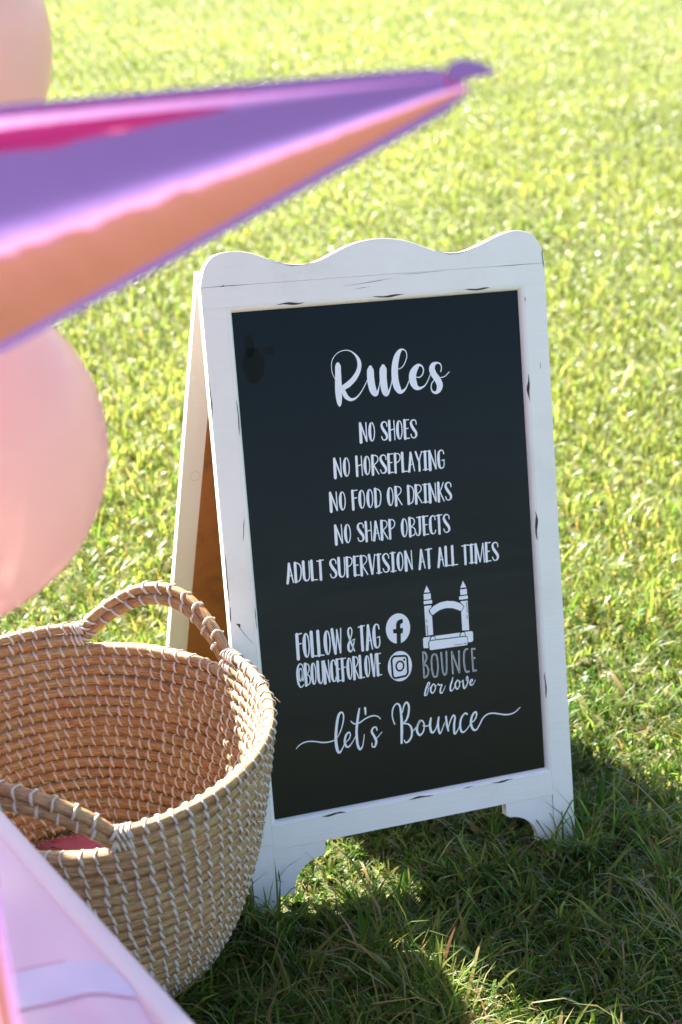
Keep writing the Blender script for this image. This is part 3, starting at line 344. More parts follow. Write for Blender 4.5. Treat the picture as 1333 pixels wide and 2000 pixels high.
# narrow hand-drawn capitals: (advance, strokes of (x, y, width)), all in units of the cap height; thick left stems, thin right strokes
A, B_ = .145, .052
def O_(w, y0=0, y1=1):
    c = []
    for k in range(17):
        a = PI/2 + 2*PI*k/16; x = w/2 + (w/2-.05)*math.cos(a); th_ = B_ + (A-B_)*max(0, -math.cos(a))**1.2
        c.append((x + (th_-B_)*.35, (y0+y1)/2 + ((y1-y0)/2-.025)*math.sin(a), th_))
    return c
S_ = [(.33,.73,B_), (.31,.90,B_), (.20,.975,.06), (.085,.90,.085), (.07,.74,.12), (.17,.52,.14), (.29,.32,.13), (.315,.14,.10), (.22,.03,.06), (.10,.06,B_), (.045,.22,B_)]
FONT = {
 'N': (.42, [[(.075,.0,A),(.07,.5,A),(.06,.98,.12)], [(.08,.97,.07),(.22,.5,.075),(.36,.03,.07)], [(.375,.03,B_),(.36,.5,B_),(.35,1.0,B_)]]),
 'O': (.37, [O_(.37)]), 'S': (.37, [S_]),
 'H': (.35, [[(.065,.0,.12),(.055,1.0,.12)], [(.07,.50,.05),(.30,.57,.05)], [(.315,.0,B_),(.295,1.0,B_)]]),
 'E': (.30, [[(.07,.02,.13),(.06,.98,.13)], [(.03,.975,.05),(.28,1.0,.05)], [(.08,.53,.05),(.23,.55,.05)], [(.05,.025,.055),(.29,.03,.05)]]),
 'R': (.37, [[(.065,.0,.13),(.06,.98,.13)], [(.05,.97,.05),(.22,.985,.05),(.33,.85,.05),(.30,.66,.05),(.12,.49,.05)], [(.12,.50,.055),(.22,.27,.06),(.35,.01,.055)]]),
 'P': (.33, [[(.065,.0,.11),(.06,.98,.13)], [(.05,.97,.05),(.21,.985,.05),(.31,.84,.055),(.27,.62,.05),(.11,.50,.05)]]),
 'L': (.30, [[(.07,.03,.13),(.06,1.0,.13)], [(.06,.03,.055),(.31,.02,.05)]]),
 'A': (.35, [[(.055,.0,.12),(.115,.5,.12),(.15,.98,.10)], [(.17,.98,.07),(.24,.5,.06),(.325,.01,.055)], [(.10,.35,.045),(.29,.37,.045)]]),
 'Y': (.34, [[(.03,1.0,.09),(.10,.75,.09),(.18,.5,.08)], [(.33,1.0,.05),(.25,.72,.055),(.19,.5,.07)], [(.19,.52,.08),(.20,.0,.11)]]),
 'I': (.27, [[(.135,.03,.13),(.13,.97,.13)], [(.01,.965,.05),(.26,.985,.05)], [(.02,.03,.05),(.27,.035,.05)]]),
 'G': (.37, [[(.33,.78,B_),(.30,.93,B_),(.20,.98,.06),(.10,.90,.09),(.065,.70,.13),(.065,.40,.14),(.10,.12,.11),(.19,.025,.06),(.30,.09,B_),(.34,.25,B_),(.33,.45,B_)], [(.22,.44,.045),(.345,.47,.045)]]),
 'F': (.29, [[(.07,.0,.13),(.06,.98,.13)], [(.03,.975,.05),(.29,1.0,.05)], [(.08,.58,.05),(.25,.60,.05)]]),
 'D': (.35, [[(.065,.02,.13),(.06,.98,.13)], [(.05,.97,.05),(.19,.95,.05),(.31,.78,.06),(.325,.45,.06),(.26,.12,.06),(.15,.03,.05),(.05,.025,.05)]]),
 'K': (.34, [[(.065,.0,.13),(.06,1.0,.13)], [(.31,1.0,.05),(.22,.72,.055),(.11,.50,.05)], [(.12,.55,.06),(.22,.27,.06),(.33,.0,.055)]]),
 'B': (.34, [[(.065,.02,.13),(.06,.98,.13)], [(.05,.975,.05),(.22,.96,.05),(.30,.80,.055),(.24,.60,.05),(.09,.51,.05)], [(.09,.51,.05),(.25,.45,.05),(.33,.27,.06),(.26,.07,.055),(.05,.025,.05)]]),
 'J': (.30, [[(.05,.97,.05),(.29,.985,.05)], [(.19,.97,.12),(.195,.5,.12),(.18,.15,.10),(.12,.02,.06),(.03,.05,.05),(.01,.16,.05)]]),
 'C': (.33, [[(.31,.76,B_),(.28,.93,B_),(.19,.98,.06),(.10,.90,.09),(.065,.70,.13),(.065,.38,.14),(.10,.12,.11),(.19,.025,.06),(.28,.07,B_),(.32,.20,B_)]]),
 'T': (.30, [[(.15,.0,.12),(.14,.97,.12)], [(-.01,.955,.05),(.30,.99,.05)]]),
 'U': (.36, [[(.065,1.0,.13),(.07,.5,.13),(.085,.17,.12),(.15,.04,.08),(.25,.04,.055),(.32,.18,B_),(.335,.5,B_),(.33,1.0,B_)]]),
 'V': (.34, [[(.05,1.0,.12),(.11,.5,.12),(.18,.02,.11)], [(.32,1.0,.05),(.26,.5,.05),(.20,.03,.055)]]),
 'M': (.50, [[(.06,.0,.12),(.06,.98,.12)], [(.08,.97,.08),(.17,.5,.08),(.26,.04,.07)], [(.27,.04,.05),(.35,.5,.05),(.42,1.0,.05)], [(.43,.98,.06),(.455,.5,.06),(.48,.0,.06)]]),
 'W': (.52, [[(.05,1.0,.12),(.10,.5,.12),(.17,.02,.11)], [(.19,.03,.05),(.25,.5,.05),(.29,.95,.05)], [(.29,.97,.06),(.35,.5,.065),(.42,.02,.06)], [(.43,.03,.05),(.46,.5,.05),(.49,1.0,.05)]]),
 '&': (.36, [[(.36,.42,.045),(.31,.25,.05),(.24,.08,.055),(.14,.015,.07),(.06,.12,.10),(.07,.30,.10),(.15,.48,.06),(.24,.68,.05),(.27,.86,.05),(.20,.98,.055),(.10,.92,.07),(.08,.76,.08),(.15,.50,.08),(.25,.25,.075),(.35,.02,.055)], [(.27,.46,.04),(.40,.49,.04)]]),
 '@': (.46, [[(.33,.70,.05),(.30,.78,.05),(.22,.80,.055),(.15,.66,.07),(.15,.42,.08),(.20,.26,.06),(.28,.30,.05),(.33,.48,.05),(.345,.72,.05),(.34,.40,.05),(.37,.24,.045),(.42,.34,.045),(.44,.60,.045),(.41,.86,.05),(.32,.99,.055),(.20,1.0,.06),(.09,.85,.09),(.05,.55,.12),(.07,.22,.11),(.15,.02,.07),(.26,-.03,.055),(.40,.07,.05)]]),
}
LAB = {'NO SHOES': 'white lettering NO SHOES', 'FOLLOW & TAG': 'tall white lettering FOLLOW & TAG', '@BOUNCEFORLOVE': 'tall white lettering of the account handle'}
for text, (bx, by, rx, ry, tx, ty) in DATA['lines'].items():
    pr = Print(); bl = np.array([bx, by]); br_ = np.array([rx, ry]); tl = np.array([tx, ty])
    X = br_-bl; Lx = np.hypot(*X); X /= Lx; Hh = np.hypot(*(tl-bl)); Yv = np.array([-X[1], X[0]])
    gap = .025; tot = 0; sp = .23
    for ch in text: tot += sp if ch == ' ' else FONT[ch][0]+gap
    k = Lx/(tot*Hh-gap*Hh)
    x = 0
    rl = np.random.default_rng(len(text))
    for ch in text:
        if ch == ' ': x += sp; continue
        adv, strokes = FONT[ch]
        for st in strokes:
            pts = []
            for (px, py, pw) in st:
                q = bl + X*((x+px)*k*Hh) + Yv*(py*Hh); pts.append((q[0], q[1], 1.1*pw*Hh*min(1, .45+.55*k)))
            pr.stroke(pts, samp=4 if len(st) > 3 else 2, capped=True)
        x += adv+gap
    pr.build('lettering', vinyl_white, cb, LAB.get(text, 'white lettering %s' % text))
pr = Print(); [pr.stroke(s, samp=6) for s in DATA['rules']]; pr.build('lettering', vinyl_white, cb, 'large white brush script Rules')
pr = Print(); [pr.stroke(s, samp=5) for s in DATA['lets']]; pr.build('lettering', vinyl_white, cb, "flowing white script let's Bounce with long swashes")
pr = Print(); [pr.stroke(s, samp=5) for s in DATA['forlove']]; pr.build('lettering', vinyl_white, cb, 'small white script for love')
pr = Print(); [pr.stroke(s, samp=4) for s in DATA['bounce_w']]; ob = pr.build('lettering', vinyl_white, cb, 'white outlined capitals BOUNCE')
pr = Print(); [pr.stroke(s, .0006, samp=4) for s in DATA['bounce_d']]; pr.build('lettering_inline', board, cb)
NAMES_W = ['emblem_spire', 'emblem_block', 'emblem_collar', 'emblem_tower']*2 + ['emblem_base']
for k, q in enumerate(DATA['castle_w']):
    pr = Print(); pr.k = k; pr.poly(q); pr.build(NAMES_W[k], vinyl_white, cb, 'white bouncy castle emblem, its base cushion' if k == 8 else None)
for k, q in enumerate(DATA['castle_d2']):
    pr = Print(); pr.k = k; pr.poly(q, .0004); pr.build('emblem_outline', board, cb)
for k, (nm, q) in enumerate(zip(('emblem_arch', 'emblem_bumper', 'emblem_bumper', 'emblem_cushion'), DATA['castle_w3'])):
    pr = Print(); pr.k = k; pr.poly(q, .0008); pr.build(nm, vinyl_white, cb)
for k, q in enumerate(DATA['castle_d4']):
    pr = Print(); pr.k = k; pr.stroke(q, .0012, samp=3); pr.build('emblem_mark', board, cb)
pr = Print(); pr.poly(DATA['icon_w'][0]); pr.build('social_icon', vinyl_white, cb, 'round white icon with a letter f')
pr = Print(); pr.poly(DATA['icon_w'][1]); pr.build('social_icon', vinyl_white, cb, 'round white icon with a camera outline')
pr = Print(); pr.poly(DATA['icon_f'][0], .0004); pr.build('icon_letter', board, cb)
pr = Print(); pr.stroke(DATA['icon_s'][0], .0004, closed=True, samp=3); pr.stroke(DATA['icon_s'][1], .0004, closed=True, samp=2); pr.poly(DATA['icon_dot'][0], .0004); pr.build('icon_camera', board, cb)

# worn patches in the paint, cracks and nail marks
def wear(u0, v0, u1, v1, wd, edge=None, seed=0, name='paint_wear'):
    """a spindle of bare dark wood from one point to the other; edge = which moulding it sits on"""
    wd *= .8; rr = np.random.default_rng(seed); n = 22; vs, fs = [], []; wob = rr.random(4)*6
    d = np.array([u1-u0, v1-v0]); L = np.hypot(*d); d /= L; nn = np.array([-d[1], d[0]])
    for i in range(n+1):
        t = i/n; h = wd*(math.sin(PI*t)**.8)*(.75+.2*math.sin(9*t+wob[0])+.18*rr.random()); off = wd*.22*math.sin(7*t+wob[1])
        for s in (-1, 0, 1):
            p = np.array([u0, v0]) + d*L*t + nn*(off + s*h/2)
            dep = 0
            if edge:
                e = {'l': p[0]-E0, 'r': E1-p[0], 't': V1+MW-p[1], 'b': p[1]-(V0-MW)}[edge]; dep = pdepth(max(0, e))
            vs.append(FP(p[0], p[1], dep+.00035))
        if i:
            k = 3*i; fs += [(k-3, k, k+1, k-2), (k-2, k+1, k+2, k-1)]
    o = link(name, vs, fs, wornwood, sign, BASE); return o
tE, bE = V1+MW-.0015, V0-MW+.0016
wear(.112, tE, .155, tE, .0048, 't', 1); wear(.262, tE, .312, tE, .0042, 't', 2); wear(.413, tE, .455, tE, .0042, 't', 3)
wear(.118, bE, .158, bE, .0044, 'b', 4); wear(.262, bE, .305, bE, .0036, 'b', 5); wear(.405, bE, .445, bE, .0034, 'b', 6); wear(.355, bE+.001, .375, bE+.001, .0014, 'b', 16)
wear(E1-.002, .752, E1-.002, .795, .0050, 'r', 7); wear(E1-.002, .530, E1-.002, .578, .0055, 'r', 8); wear(E1-.002, .270, E1-.002, .315, .0032, 'r', 9)
wear(E0+.003, .745, E0+.003, .800, .0026, 'l', 10); wear(E0-.006, .590, E0-.001, .625, .0016, None, 11); wear(E0+.004, .455, E0+.003, .490, .0018, 'l', 12)
wear(.0016, .500, .0016, .575, .0022, None, 13); wear(.0012, .775, .0012, .830, .0020, None, 14); wear(.0012, .470, .0022, .495, .0026, None, 15)
wear(.008, .470, .034, .432, .0010, None, 17, 'crack'); wear(.010, .469, .016, .462, .0045, None, 18, 'crack')
wear(.001, H-.0002, .075, H+.0006, .0009, None, 19, 'crack'); wear(.030, H+.0004, .036, H+.0004, .0026, None, 20, 'crack')
wear(.465, H-.0002, W-.001, H, .0009, None, 21, 'crack'); wear(.215, H-.013, .300, H-.006, .0009, None, 22, 'crack'); wear(.232, H-.018, .262, H-.016, .0007, None, 23, 'crack')
wear(.30, H-.002, .385, H-.001, .0006, None, 27, 'crack')
wear(.0425, .048, .0425, .078, .0028, None, 24, 'crack'); wear(.041, .010, .041, .045, .0014, None, 25, 'crack')
wear(.513, .905, .5135, .915, .0016, None, 26); wear(.533, .80, .534, .812, .0012, None, 28); wear(W-.002, .955, W-.003, .985, .0022, None, 29)
for i, (a, b) in enumerate(((.105, .175), (.365, .44))):
    # rubbed spots along the wavy top edge
    seg = [p for p in crown if a <= p[0] <= b]; vs, fs = [], []
    rr = np.random.default_rng(40+i)
    for k, (u, v) in enumerate(seg):
        h = .0026*math.sin(PI*k/(len(seg)-1))*(.3+rr.random()); vs += [FP(u, v+.0004, -.0010), FP(u, v-.0002-h, .00035)]
        if k: q = 2*k; fs.append((q-2, q-1, q+1, q))
    link('paint_wear', vs, fs, wornwood, sign, BASE)
# pencil ring on the back leg's inner face
rg = []; 
vs, fs = [], []
c = (.022, .60)
for k in range(25):
    a = 2*PI*k/24
    for rad in (.0080, .0089): vs.append(BP(c[0]+rad*math.cos(a), c[1]+rad*math.sin(a)*1.1, -TK-.0003))
    if k: q = 2*k; fs.append((q-2, q-1, q+1, q))
link('pencil_mark', vs, fs, make_simple('pencil_graphite', (.62,.55,.48), .7), sign, BASE)

# ---------------------------------------------------------------- the basket
straw = make_straw()
thread = make_simple('white_plastic_thread', (.54,.49,.44), .38, 200, .12, .1)
BC = Vector((-0.250, 0.008, 0))
basket = empty('woven_basket', BC)
tag(basket, 'round coiled seagrass basket with white stitching and two loop handles, open on the grass', 'basket')
PR = smooth_pts([(.138, .008), (.172, .030), (.202, .085), (.228, .165), (.244, .260), (.252, .345), (.257, .412)], 12)
cum = [0]
for a, b in zip(PR, PR[1:]): cum.append(cum[-1] + float(np.hypot(*(b-a))))
RC = .0092; NC = int(cum[-1]/.0164)
def prof_at(s):
    s = min(max(s, 0), cum[-1])
    return np.array([np.interp(s, cum, [p[0] for p in PR]), np.interp(s, cum, [p[1] for p in PR])])
HANDLES = [(R(51), R(27)), (R(238), R(30))]
HH = .072
def coil_center(i, ph):
    """centre line of coil i at angle ph, plus its two cross axes"""
    rad, z = prof_at(cum[-1]*i/(NC-1))
    q = prof_at(cum[-1]*min(i+.5, NC-1)/(NC-1)) - prof_at(cum[-1]*(i-.5)/(NC-1)); q /= np.hypot(*q)
    z += .003*math.sin(2*ph+.6)*i/NC + .0012*math.sin(5*ph+i)
    rad += .0035*math.sin(3*ph+1.1)*i/NC
    if i >= NC-2:
        for pc, hw in HANDLES:
            d = (ph-pc+PI) % (2*PI) - PI
            if abs(d) < hw:
                s = math.cos(PI/2*d/hw); lift = HH*s**.85*(1.0 if i == NC-1 else .975); z += lift; rad += .010*s*s
    return np.array([rad*math.cos(ph), rad*math.sin(ph), z]), q
def frame(i, ph):
    e = .004; p, q = coil_center(i, ph); a, _ = coil_center(i, ph-e); b, _ = coil_center(i, ph+e)
    t = b-a; t /= np.linalg.norm(t)
    er = np.array([math.cos(ph), math.sin(ph), 0]); up = er*q[0] + np.array([0, 0, q[1]])       # along the wall
    up = up - t*up.dot(t); up /= np.linalg.norm(up); out = np.cross(t, up); 
    return p, t, out, up
def tube_uv(name, paths, rad, mat_, parent, nseg, nr=10, seed=0, sq=1.0):
    rr = np.random.default_rng(seed); vs, fs, uv = [], [], []
    prof = 1 + .10*(rr.random(nr)-.5)*2
    L = 0
    ring = []
    for k, (p, t, o_, u_) in enumerate(paths):
        if k: L += np.linalg.norm(p-paths[k-1][0])
        wob = 1 + .035*math.sin(k*.35+seed) + .02*math.sin(k*.13+seed*2) + .04*(rr.random()-.5)
        if k % 9 == 0: prof = .5*prof + .5*(1+.22*(rr.random(nr)-.5)*2)
        for j in range(nr):
            a = 2*PI*j/nr; vs.append(p + o_*math.cos(a)*rad*prof[j]*wob + u_*math.sin(a)*rad*prof[j]*wob*sq)
        ring.append(L)
    K = len(paths)
    for k in range(K-1):
        for j in range(nr):
            a, b = k*nr+j, k*nr+(j+1) % nr; fs.append((a, b, b+nr, a+nr))
            v0_, v1_ = j/nr, (j+1)/nr
            uv += [(ring[k]*10+seed*3.7, v0_+seed), (ring[k]*10+seed*3.7, v1_+seed), (ring[k+1]*10+seed*3.7, v1_+seed), (ring[k+1]*10+seed*3.7, v0_+seed)]
    o = link(name, vs, fs, mat_, parent, None, True)
    ul = o.data.uv_layers.new(name='UVMap'); ul.data.foreach_set('uv', [c for q in uv for c in q])
    return o
NS = 77
def stitch_mesh(acc, i, ph, jit, sk=1.0, wk=1.0):
    p, t, o_, u_ = frame(i, ph); a = RC*1.13; b = RC*1.02; sh = -RC*.04; sl = .0044*sk; hw = .0021*wk; th_ = .0012
    base = len(acc[0]); n = 12
    for k in range(n):
        x = 2*PI*k/n; off = -sl*.85*math.sin(x)*math.tanh(3*math.cos(x)) + jit
        c = p + o_*a*math.cos(x) + u_*(b*math.sin(x)+sh) + t*off
        nn = o_*math.cos(x)/a + u_*math.sin(x)/b; nn /= np.linalg.norm(nn)
        for s, r_ in ((-1, -.3), (-.55, 1), (.55, 1), (1, -.3)): acc[0].append(c + t*s*hw*(.5+.5*abs(math.cos(x))) + nn*r_*th_*.8)
    for k in range(n):
        k2 = (k+1) % n
        for j in range(3): acc[1].append((base+k*4+j, base+k*4+j+1, base+k2*4+j+1, base+k2*4+j))
for i in range(NC):
    nseg = 170
    path = [frame(i, 2*PI*k/nseg) for k in range(nseg)]; path.append(path[0])
    c = tube_uv('coil', path, RC*(.86 if i == NC-1 else 1), straw, basket, nseg, 12, i+1, 1.0)
    acc = ([], [])
    rr = np.random.default_rng(100+i)
    n_st = NS
    for k in range(n_st):
        ph = 2*PI*(k + (NC-i)*.12 + .30*(rr.random()-.5))/n_st
        stitch_mesh(acc, i, ph, 0, .7+.6*rr.random(), .8+.45*rr.random())
    o = link('stitching', acc[0], acc[1], thread, c, None, True); o['kind'] = 'stuff'
# knots of thread where the handles leave the rim
for pc, hw in HANDLES:
    for s in (-1, 1):
        acc = ([], [])
        for q in (-.035, -.012, .012, .035): 
            stitch_mesh(acc, NC-1, pc+s*(hw+.03+q), 0)
            stitch_mesh(acc, NC-2, pc+s*(hw+.03+q*1.1), 0)
        o = link('thread_binding', acc[0], acc[1], thread, basket, None, True)
# coiled base
bv = []
for k in range(7): 
    rad = .014+.0205*k
    path = []
    for j in range(61):
        a = 2*PI*j/60; path.append((np.array([rad*math.cos(a), rad*math.sin(a), .009]), np.array([-math.sin(a), math.cos(a), 0]), np.array([math.cos(a), math.sin(a), 0]), np.array([0, 0, 1.])))
    tube_uv('base_coil', path, .0108, straw, basket, 60, 8, 60+k, .6)
# stray straw ends
def fibre(p0, d, L, bend, r_=.0005):
    vs, fs = [], []; d = np.array(d, float); d /= np.linalg.norm(d); s = np.cross(d, [0, 0, 1.]); s /= np.linalg.norm(s); u = np.cross(s, d)
    for k in range(4):
        t = k/3; c = np.array(p0)+d*L*t + np.array(bend)*t*t; rr_ = r_*(1-.5*t)
        for a in range(3): vs.append(c + s*rr_*math.cos(2.1*a) + u*rr_*math.sin(2.1*a))
        if k: b = 3*k; fs += [(b-3+a, b-3+(a+1) % 3, b+(a+1) % 3, b+a) for a in range(3)]
    return vs, fs
fv, ff = [], []
rr = np.random.default_rng(9)
for k in range(420):
    i = int(rr.integers(2, NC)); ph = rr.random()*2*PI; p, t, o_, u_ = frame(i, ph); side = 1 if rr.random() < .6 else -1
    v, f = fibre(p+o_*side*RC*.9+u_*RC*(rr.random()-.5), t*(1 if rr.random() < .5 else -1)+o_*side*(.25+.5*rr.random())+u_*.3*(rr.random()-.5), .006+.014*rr.random(), u_*.004*(rr.random()-.5), .00035)
    b = len(fv); fv += v; ff += [tuple(q+b for q in x) for x in f]
p, t, o_, u_ = frame(NC-7, R(-38)); v, f = fibre(p+o_*RC, o_+u_*.15+t*.2, .014, u_*.003, .0007); b = len(fv); fv += v; ff += [tuple(q+b for q in x) for x in f]
v, f = fibre(p+o_*RC+t*.004, o_*.8+u_*.7, .010, u_*.001, .0006); b = len(fv); fv += v; ff += [tuple(q+b for q in x) for x in f]
sf = link('loose_straw', fv, ff, straw, basket); sf['kind'] = 'stuff'
sf.data.uv_layers.new(name='UVMap')

# ---------------------------------------------------------------- pink pouch inside the basket
pouch_m = make_simple('pink_leatherette', (.48,.12,.19), .42, 60, .12, .15)
gold_t = make_simple('yellow_thread', (.70,.45,.22), .5)
PC = Vector((-.19, .115, .022))
pouch = empty('pink_pouch', PC)
tag(pouch, 'pink leatherette pouch with contrast-stitched edge lying in the bottom of the basket', 'pouch')
def pillow(hx, hy, hz, n=14, p=3.0):
    vs, fs = [], []
    for side in (1, -1):
        b = len(vs)
        for j in range(n+1):
            for i in range(n+1):
                x, y = 2*i/n-1, 2*j/n-1
                k = max(0, (1-abs(x)**p)*(1-abs(y)**p)); vs.append((x*hx*(1-.05*y*y), y*hy*(1-.05*x*x), side*hz*k**.45 + .003*math.sin(4*x+2*y)))
        for j in range(n):
            for i in range(n):
                a = b+j*(n+1)+i; q = (a, a+1, a+n+2, a+n+1); fs.append(q if side > 0 else q[::-1])
    return vs, fs
vs, fs = pillow(.105, .07, .022)
body = link('body', vs, fs, pouch_m, pouch, None, True)
vs, fs = pillow(.107, .040, .006); flap = link('flap', [(x, y+.030, z+.024+.1*(.04-abs(y))*0) for x, y, z in vs], fs, pouch_m, pouch, None, True)
sv, sf_ = [], []
for k in range(60):
    t = k/60*2*PI; x = .098*max(-1, min(1, 1.25*math.cos(t))); y = .030+.034*max(-1, min(1, 1.25*math.sin(t)))
    b = len(sv); s = .0014
    for z in (.0292, .0304):
        for dx, dy in ((-s, -s*.6), (s, -s*.6), (s, s*.6), (-s, s*.6)): sv.append((x+dx, y+dy, z))
    sf_ += [(b, b+3, b+2, b+1), (b+4, b+5, b+6, b+7)] + [(b+q, b+(q+1) % 4, b+4+(q+1) % 4, b+4+q) for q in range(4)]
st = link('edge_stitching', sv, sf_, gold_t, pouch); st['kind'] = 'stuff'
pouch.rotation_euler = (R(20), R(-10), R(-20)); pouch.location = (-.225, .120, .058); pouch.scale = (.85, .85, .85)

# ---------------------------------------------------------------- pastel pink inflatable beside the basket
vin = make_simple('pale_pink_vinyl', (.76,.50,.60), .38, 6, .04, 0)
vin2 = make_simple('pale_pink_vinyl_flange', (.74,.60,.62), .45, 6, .03, 0)
band_m = make_simple('lilac_satin_band', (.64,.52,.66), .35, 8, .04, 0)
pink_line = make_simple('pink_weld_line', (.76,.30,.40), .4)
ZT = .60
EA = Vector((-.41, -.41, ZT)); EB = Vector((-.29, -.785, ZT)); ED = (EB-EA).normalized(); EN = Vector((ED.y, -ED.x, 0)); EN = EN if EN.x < 0 else -EN   # towards the left
ORG = EA - ED*.17
LEN = .80; WID = .62
def itop(a, b):
    """height of the puffed top at a along the edge, b in from the edge"""
    e = .022
    if b < e: return ZT + .002*math.sin(a*30)
    t = (b-e)/(WID-e); z = ZT + .050*math.sin(PI*min(1, max(0, t)))**.8
    z += .0035*math.sin(a*21+b*9)*math.exp(-b*6)*min(1, (b-e)/.04)
    z += .0022*math.sin(a*47-b*30)*math.exp(-((b-.09)/.08)**2)*min(1, (b-e)/.03)
    da = a-BAND(b)
    if da > .015: z += .006*math.exp(-((da-.06)/.035)**2)*math.sin(b*95+2)*math.exp(-b*3) 
    return z
def BAND(b): return .458 + .040*math.exp(-b/.03) + .03*max(0, b-.1)
inf = empty('inflatable_wall', (ORG.x, ORG.y, 0))
tag(inf, 'pale pink vinyl inflatable in the blurred foreground, beside the basket', 'inflatable')
IB = Vector((ORG.x, ORG.y, 0))
NA, NB = 90, 44
def ipt(a, b, lift=0): p = ORG + ED*a + EN*b; return Vector((p.x, p.y, itop(a, b)+lift))
vs, fs = [], []
bs = [.022 + (WID-.022)*(k/NB)**1.3 for k in range(NB+1)]
for j in range(NA+1):
    for b in bs: vs.append(ipt(LEN*j/NA, b))
for j in range(NA):
    for k in range(NB): q = j*(NB+1)+k; fs.append((q, q+NB+1, q+NB+2, q+1))
link('top_panel', vs, fs, vin, inf, IB, True)
vs, fs = [], []
for j in range(NA+1):
    a = LEN*j/NA
    for b, dz in ((.030, -.010), (.0235, .0), (.018, -.0006), (.001, -.0015), (0, -.004), (.004, -.006)): 
        p = ORG+ED*a+EN*b; vs.append((p.x, p.y, ZT+dz+.0008))
for j in range(NA):
    for k in range(5): q = j*6+k; fs.append((q, q+6, q+7, q+1))
link('seam_flange', vs, fs, vin2, inf, IB, True)
vs, fs = [], []
prof = [(.004, -.006), (.004, -.06), (-.004, -.15), (-.006, -.30), (-.002, -.45), (.01, -.56), (.03, -.598)]
outl = [(0, 0), (LEN, 0), (LEN, WID), (0, WID)]
for si, ((a0, b0), (a1, b1)) in enumerate(zip(outl, outl[1:]+outl[:1])):
    base = len(vs); n = 14
    for j in range(n+1):
        a = a0+(a1-a0)*j/n; b = b0+(b1-b0)*j/n
        for ins, dz in prof:
            aa = min(max(a, ins), LEN-ins) if True else a; bb_ = min(max(b, ins), WID-ins)
            p = ORG+ED*aa+EN*bb_; vs.append((p.x, p.y, ZT+dz))
    m_ = len(prof)
    for j in range(n):
        for k in range(m_-1): q = base+j*m_+k; fs.append((q, q+1, q+m_+1, q+m_))
link('side_panel', vs, fs, vin, inf, IB, True)
def strip_on(b0, b1, wd0, off, lift, name, m_, n=40, parent=inf):
    vs, fs = [], []
    for j in range(n+1):
        b = b0+(b1-b0)*j/n; a = BAND(b)+off
        for k in range(5): s = k/4-.5; vs.append(ipt(a+s*wd0, b, lift*(1-.3*(2*s)**2)))
        if j:
            for k in range(4): q = 5*j+k; fs.append((q-5, q, q+1, q-4))
    return link(name, vs, fs, m_, parent, IB, True)
strip_on(.024, .30, .050, .0, .0016, 'weld_band', band_m)
strip_on(.060, .30, .0009, -.0262, .0022, 'weld_line', pink_line); strip_on(.026, .30, .0013, .0262, .0022, 'weld_line', pink_line)
# tall column out of view, added to keep sun off the inflatable's top
vs, fs = [], []
PCX = Vector((-1.02, .42, 0)); n = 40; hs = [0, .03, .12, .6, 1.2, 1.62, 1.72, 1.75]; rs_ = [.22, .25, .27, .275, .275, .27, .22, .02]
for h_, r_ in zip(hs, rs_):
    for k in range(n): a = 2*PI*k/n; rr_ = r_*(1+.02*math.cos(a*8)); vs.append((PCX.x+rr_*math.cos(a), PCX.y+rr_*math.sin(a), h_))
for j in range(len(hs)-1):
    for k in range(n): fs.append((j*n+k, j*n+(k+1) % n, (j+1)*n+(k+1) % n, (j+1)*n+k))
fs.append(tuple(range((len(hs)-1)*n, len(hs)*n)))
link('added_shade_pillar', vs, fs, vin, inf, IB, True)
vs, fs = [], []; n = 64  # vinyl slab out of view, added to bounce pink light towards the sign
for h_, g_ in ((0, -.03), (.04, 0), (.5, .02), (1.1, .02), (1.55, 0), (1.66, -.06), (1.70, -.16)):
    for k in range(n):
        a = 2*PI*k/n; c_, s_ = math.cos(a), math.sin(a); ex = .25
        X_ = math.copysign(abs(c_)**ex, c_)*(.22+g_*.8); Y_ = math.copysign(abs(s_)**ex, s_)*(.85+g_); Y_ += 0
        vs.append((-1.46+X_, -.62+Y_, h_))
for j in range(6):
    for k in range(n): fs.append((j*n+k, j*n+(k+1) % n, (j+1)*n+(k+1) % n, (j+1)*n+k))
fs.append(tuple(range(6*n, 7*n)))
link('added_bounce_wall', vs, fs, vin, inf, IB, True)

# ---------------------------------------------------------------- latex balloons
def at(px, py, d):                       # a point at depth d on the line of sight through (px, py) of the 1333x2000 frame
    return CAM + (CR*((px-666.5)/2900) - CU*((py-1000)/2900) + CF)*d
latex = make_latex('blush_pink_latex', (.88,.62,.61), (.88,.58,.55))
def balloon(c, rx, ry, label, m_, ang, group=None):
    """ang: direction of the knot, as a vector"""
    z = -Vector(ang).normalized(); q = z.to_track_quat('Z', 'Y')
    root = empty('balloon', c); tag(root, label, 'balloon', group)
    vs, fs = [], []; n, mm = 48, 32
    for j in range(mm+1):
        t = PI*j/mm
        for i in range(n):
            a = 2*PI*i/n; rr_ = rx*math.sin(t)*(1-.10*max(0, -math.cos(t))**2); zz = ry*math.cos(t)
            if math.cos(t) < 0: zz *= 1.10
            vs.append(q @ Vector((rr_*math.cos(a), rr_*math.sin(a), zz)))
    for j in range(mm):
        for i in range(n): fs.append((j*n+i, (j+1)*n+i, (j+1)*n+(i+1) % n, j*n+(i+1) % n))
    link('body', vs, fs, m_, root, None, True)
    vs, fs = [], []; pr_ = [(.004, -1.085), (.009, -1.10), (.006, -1.12), (.004, -1.13), (.012, -1.18), (.011, -1.185)]
    for r_, zz in pr_:
        for i in range(12): a = 2*PI*i/12; vs.append(q @ Vector((r_*math.cos(a), r_*math.sin(a), zz*ry)))
    for j in range(len(pr_)-1):
        for i in range(12): fs.append((j*12+i, j*12+(i+1) % 12, (j+1)*12+(i+1) % 12, (j+1)*12+i))
    link('knot', vs, fs, m_, root, None, True)
    return root
GB = 'blush balloons of the garland at the left'
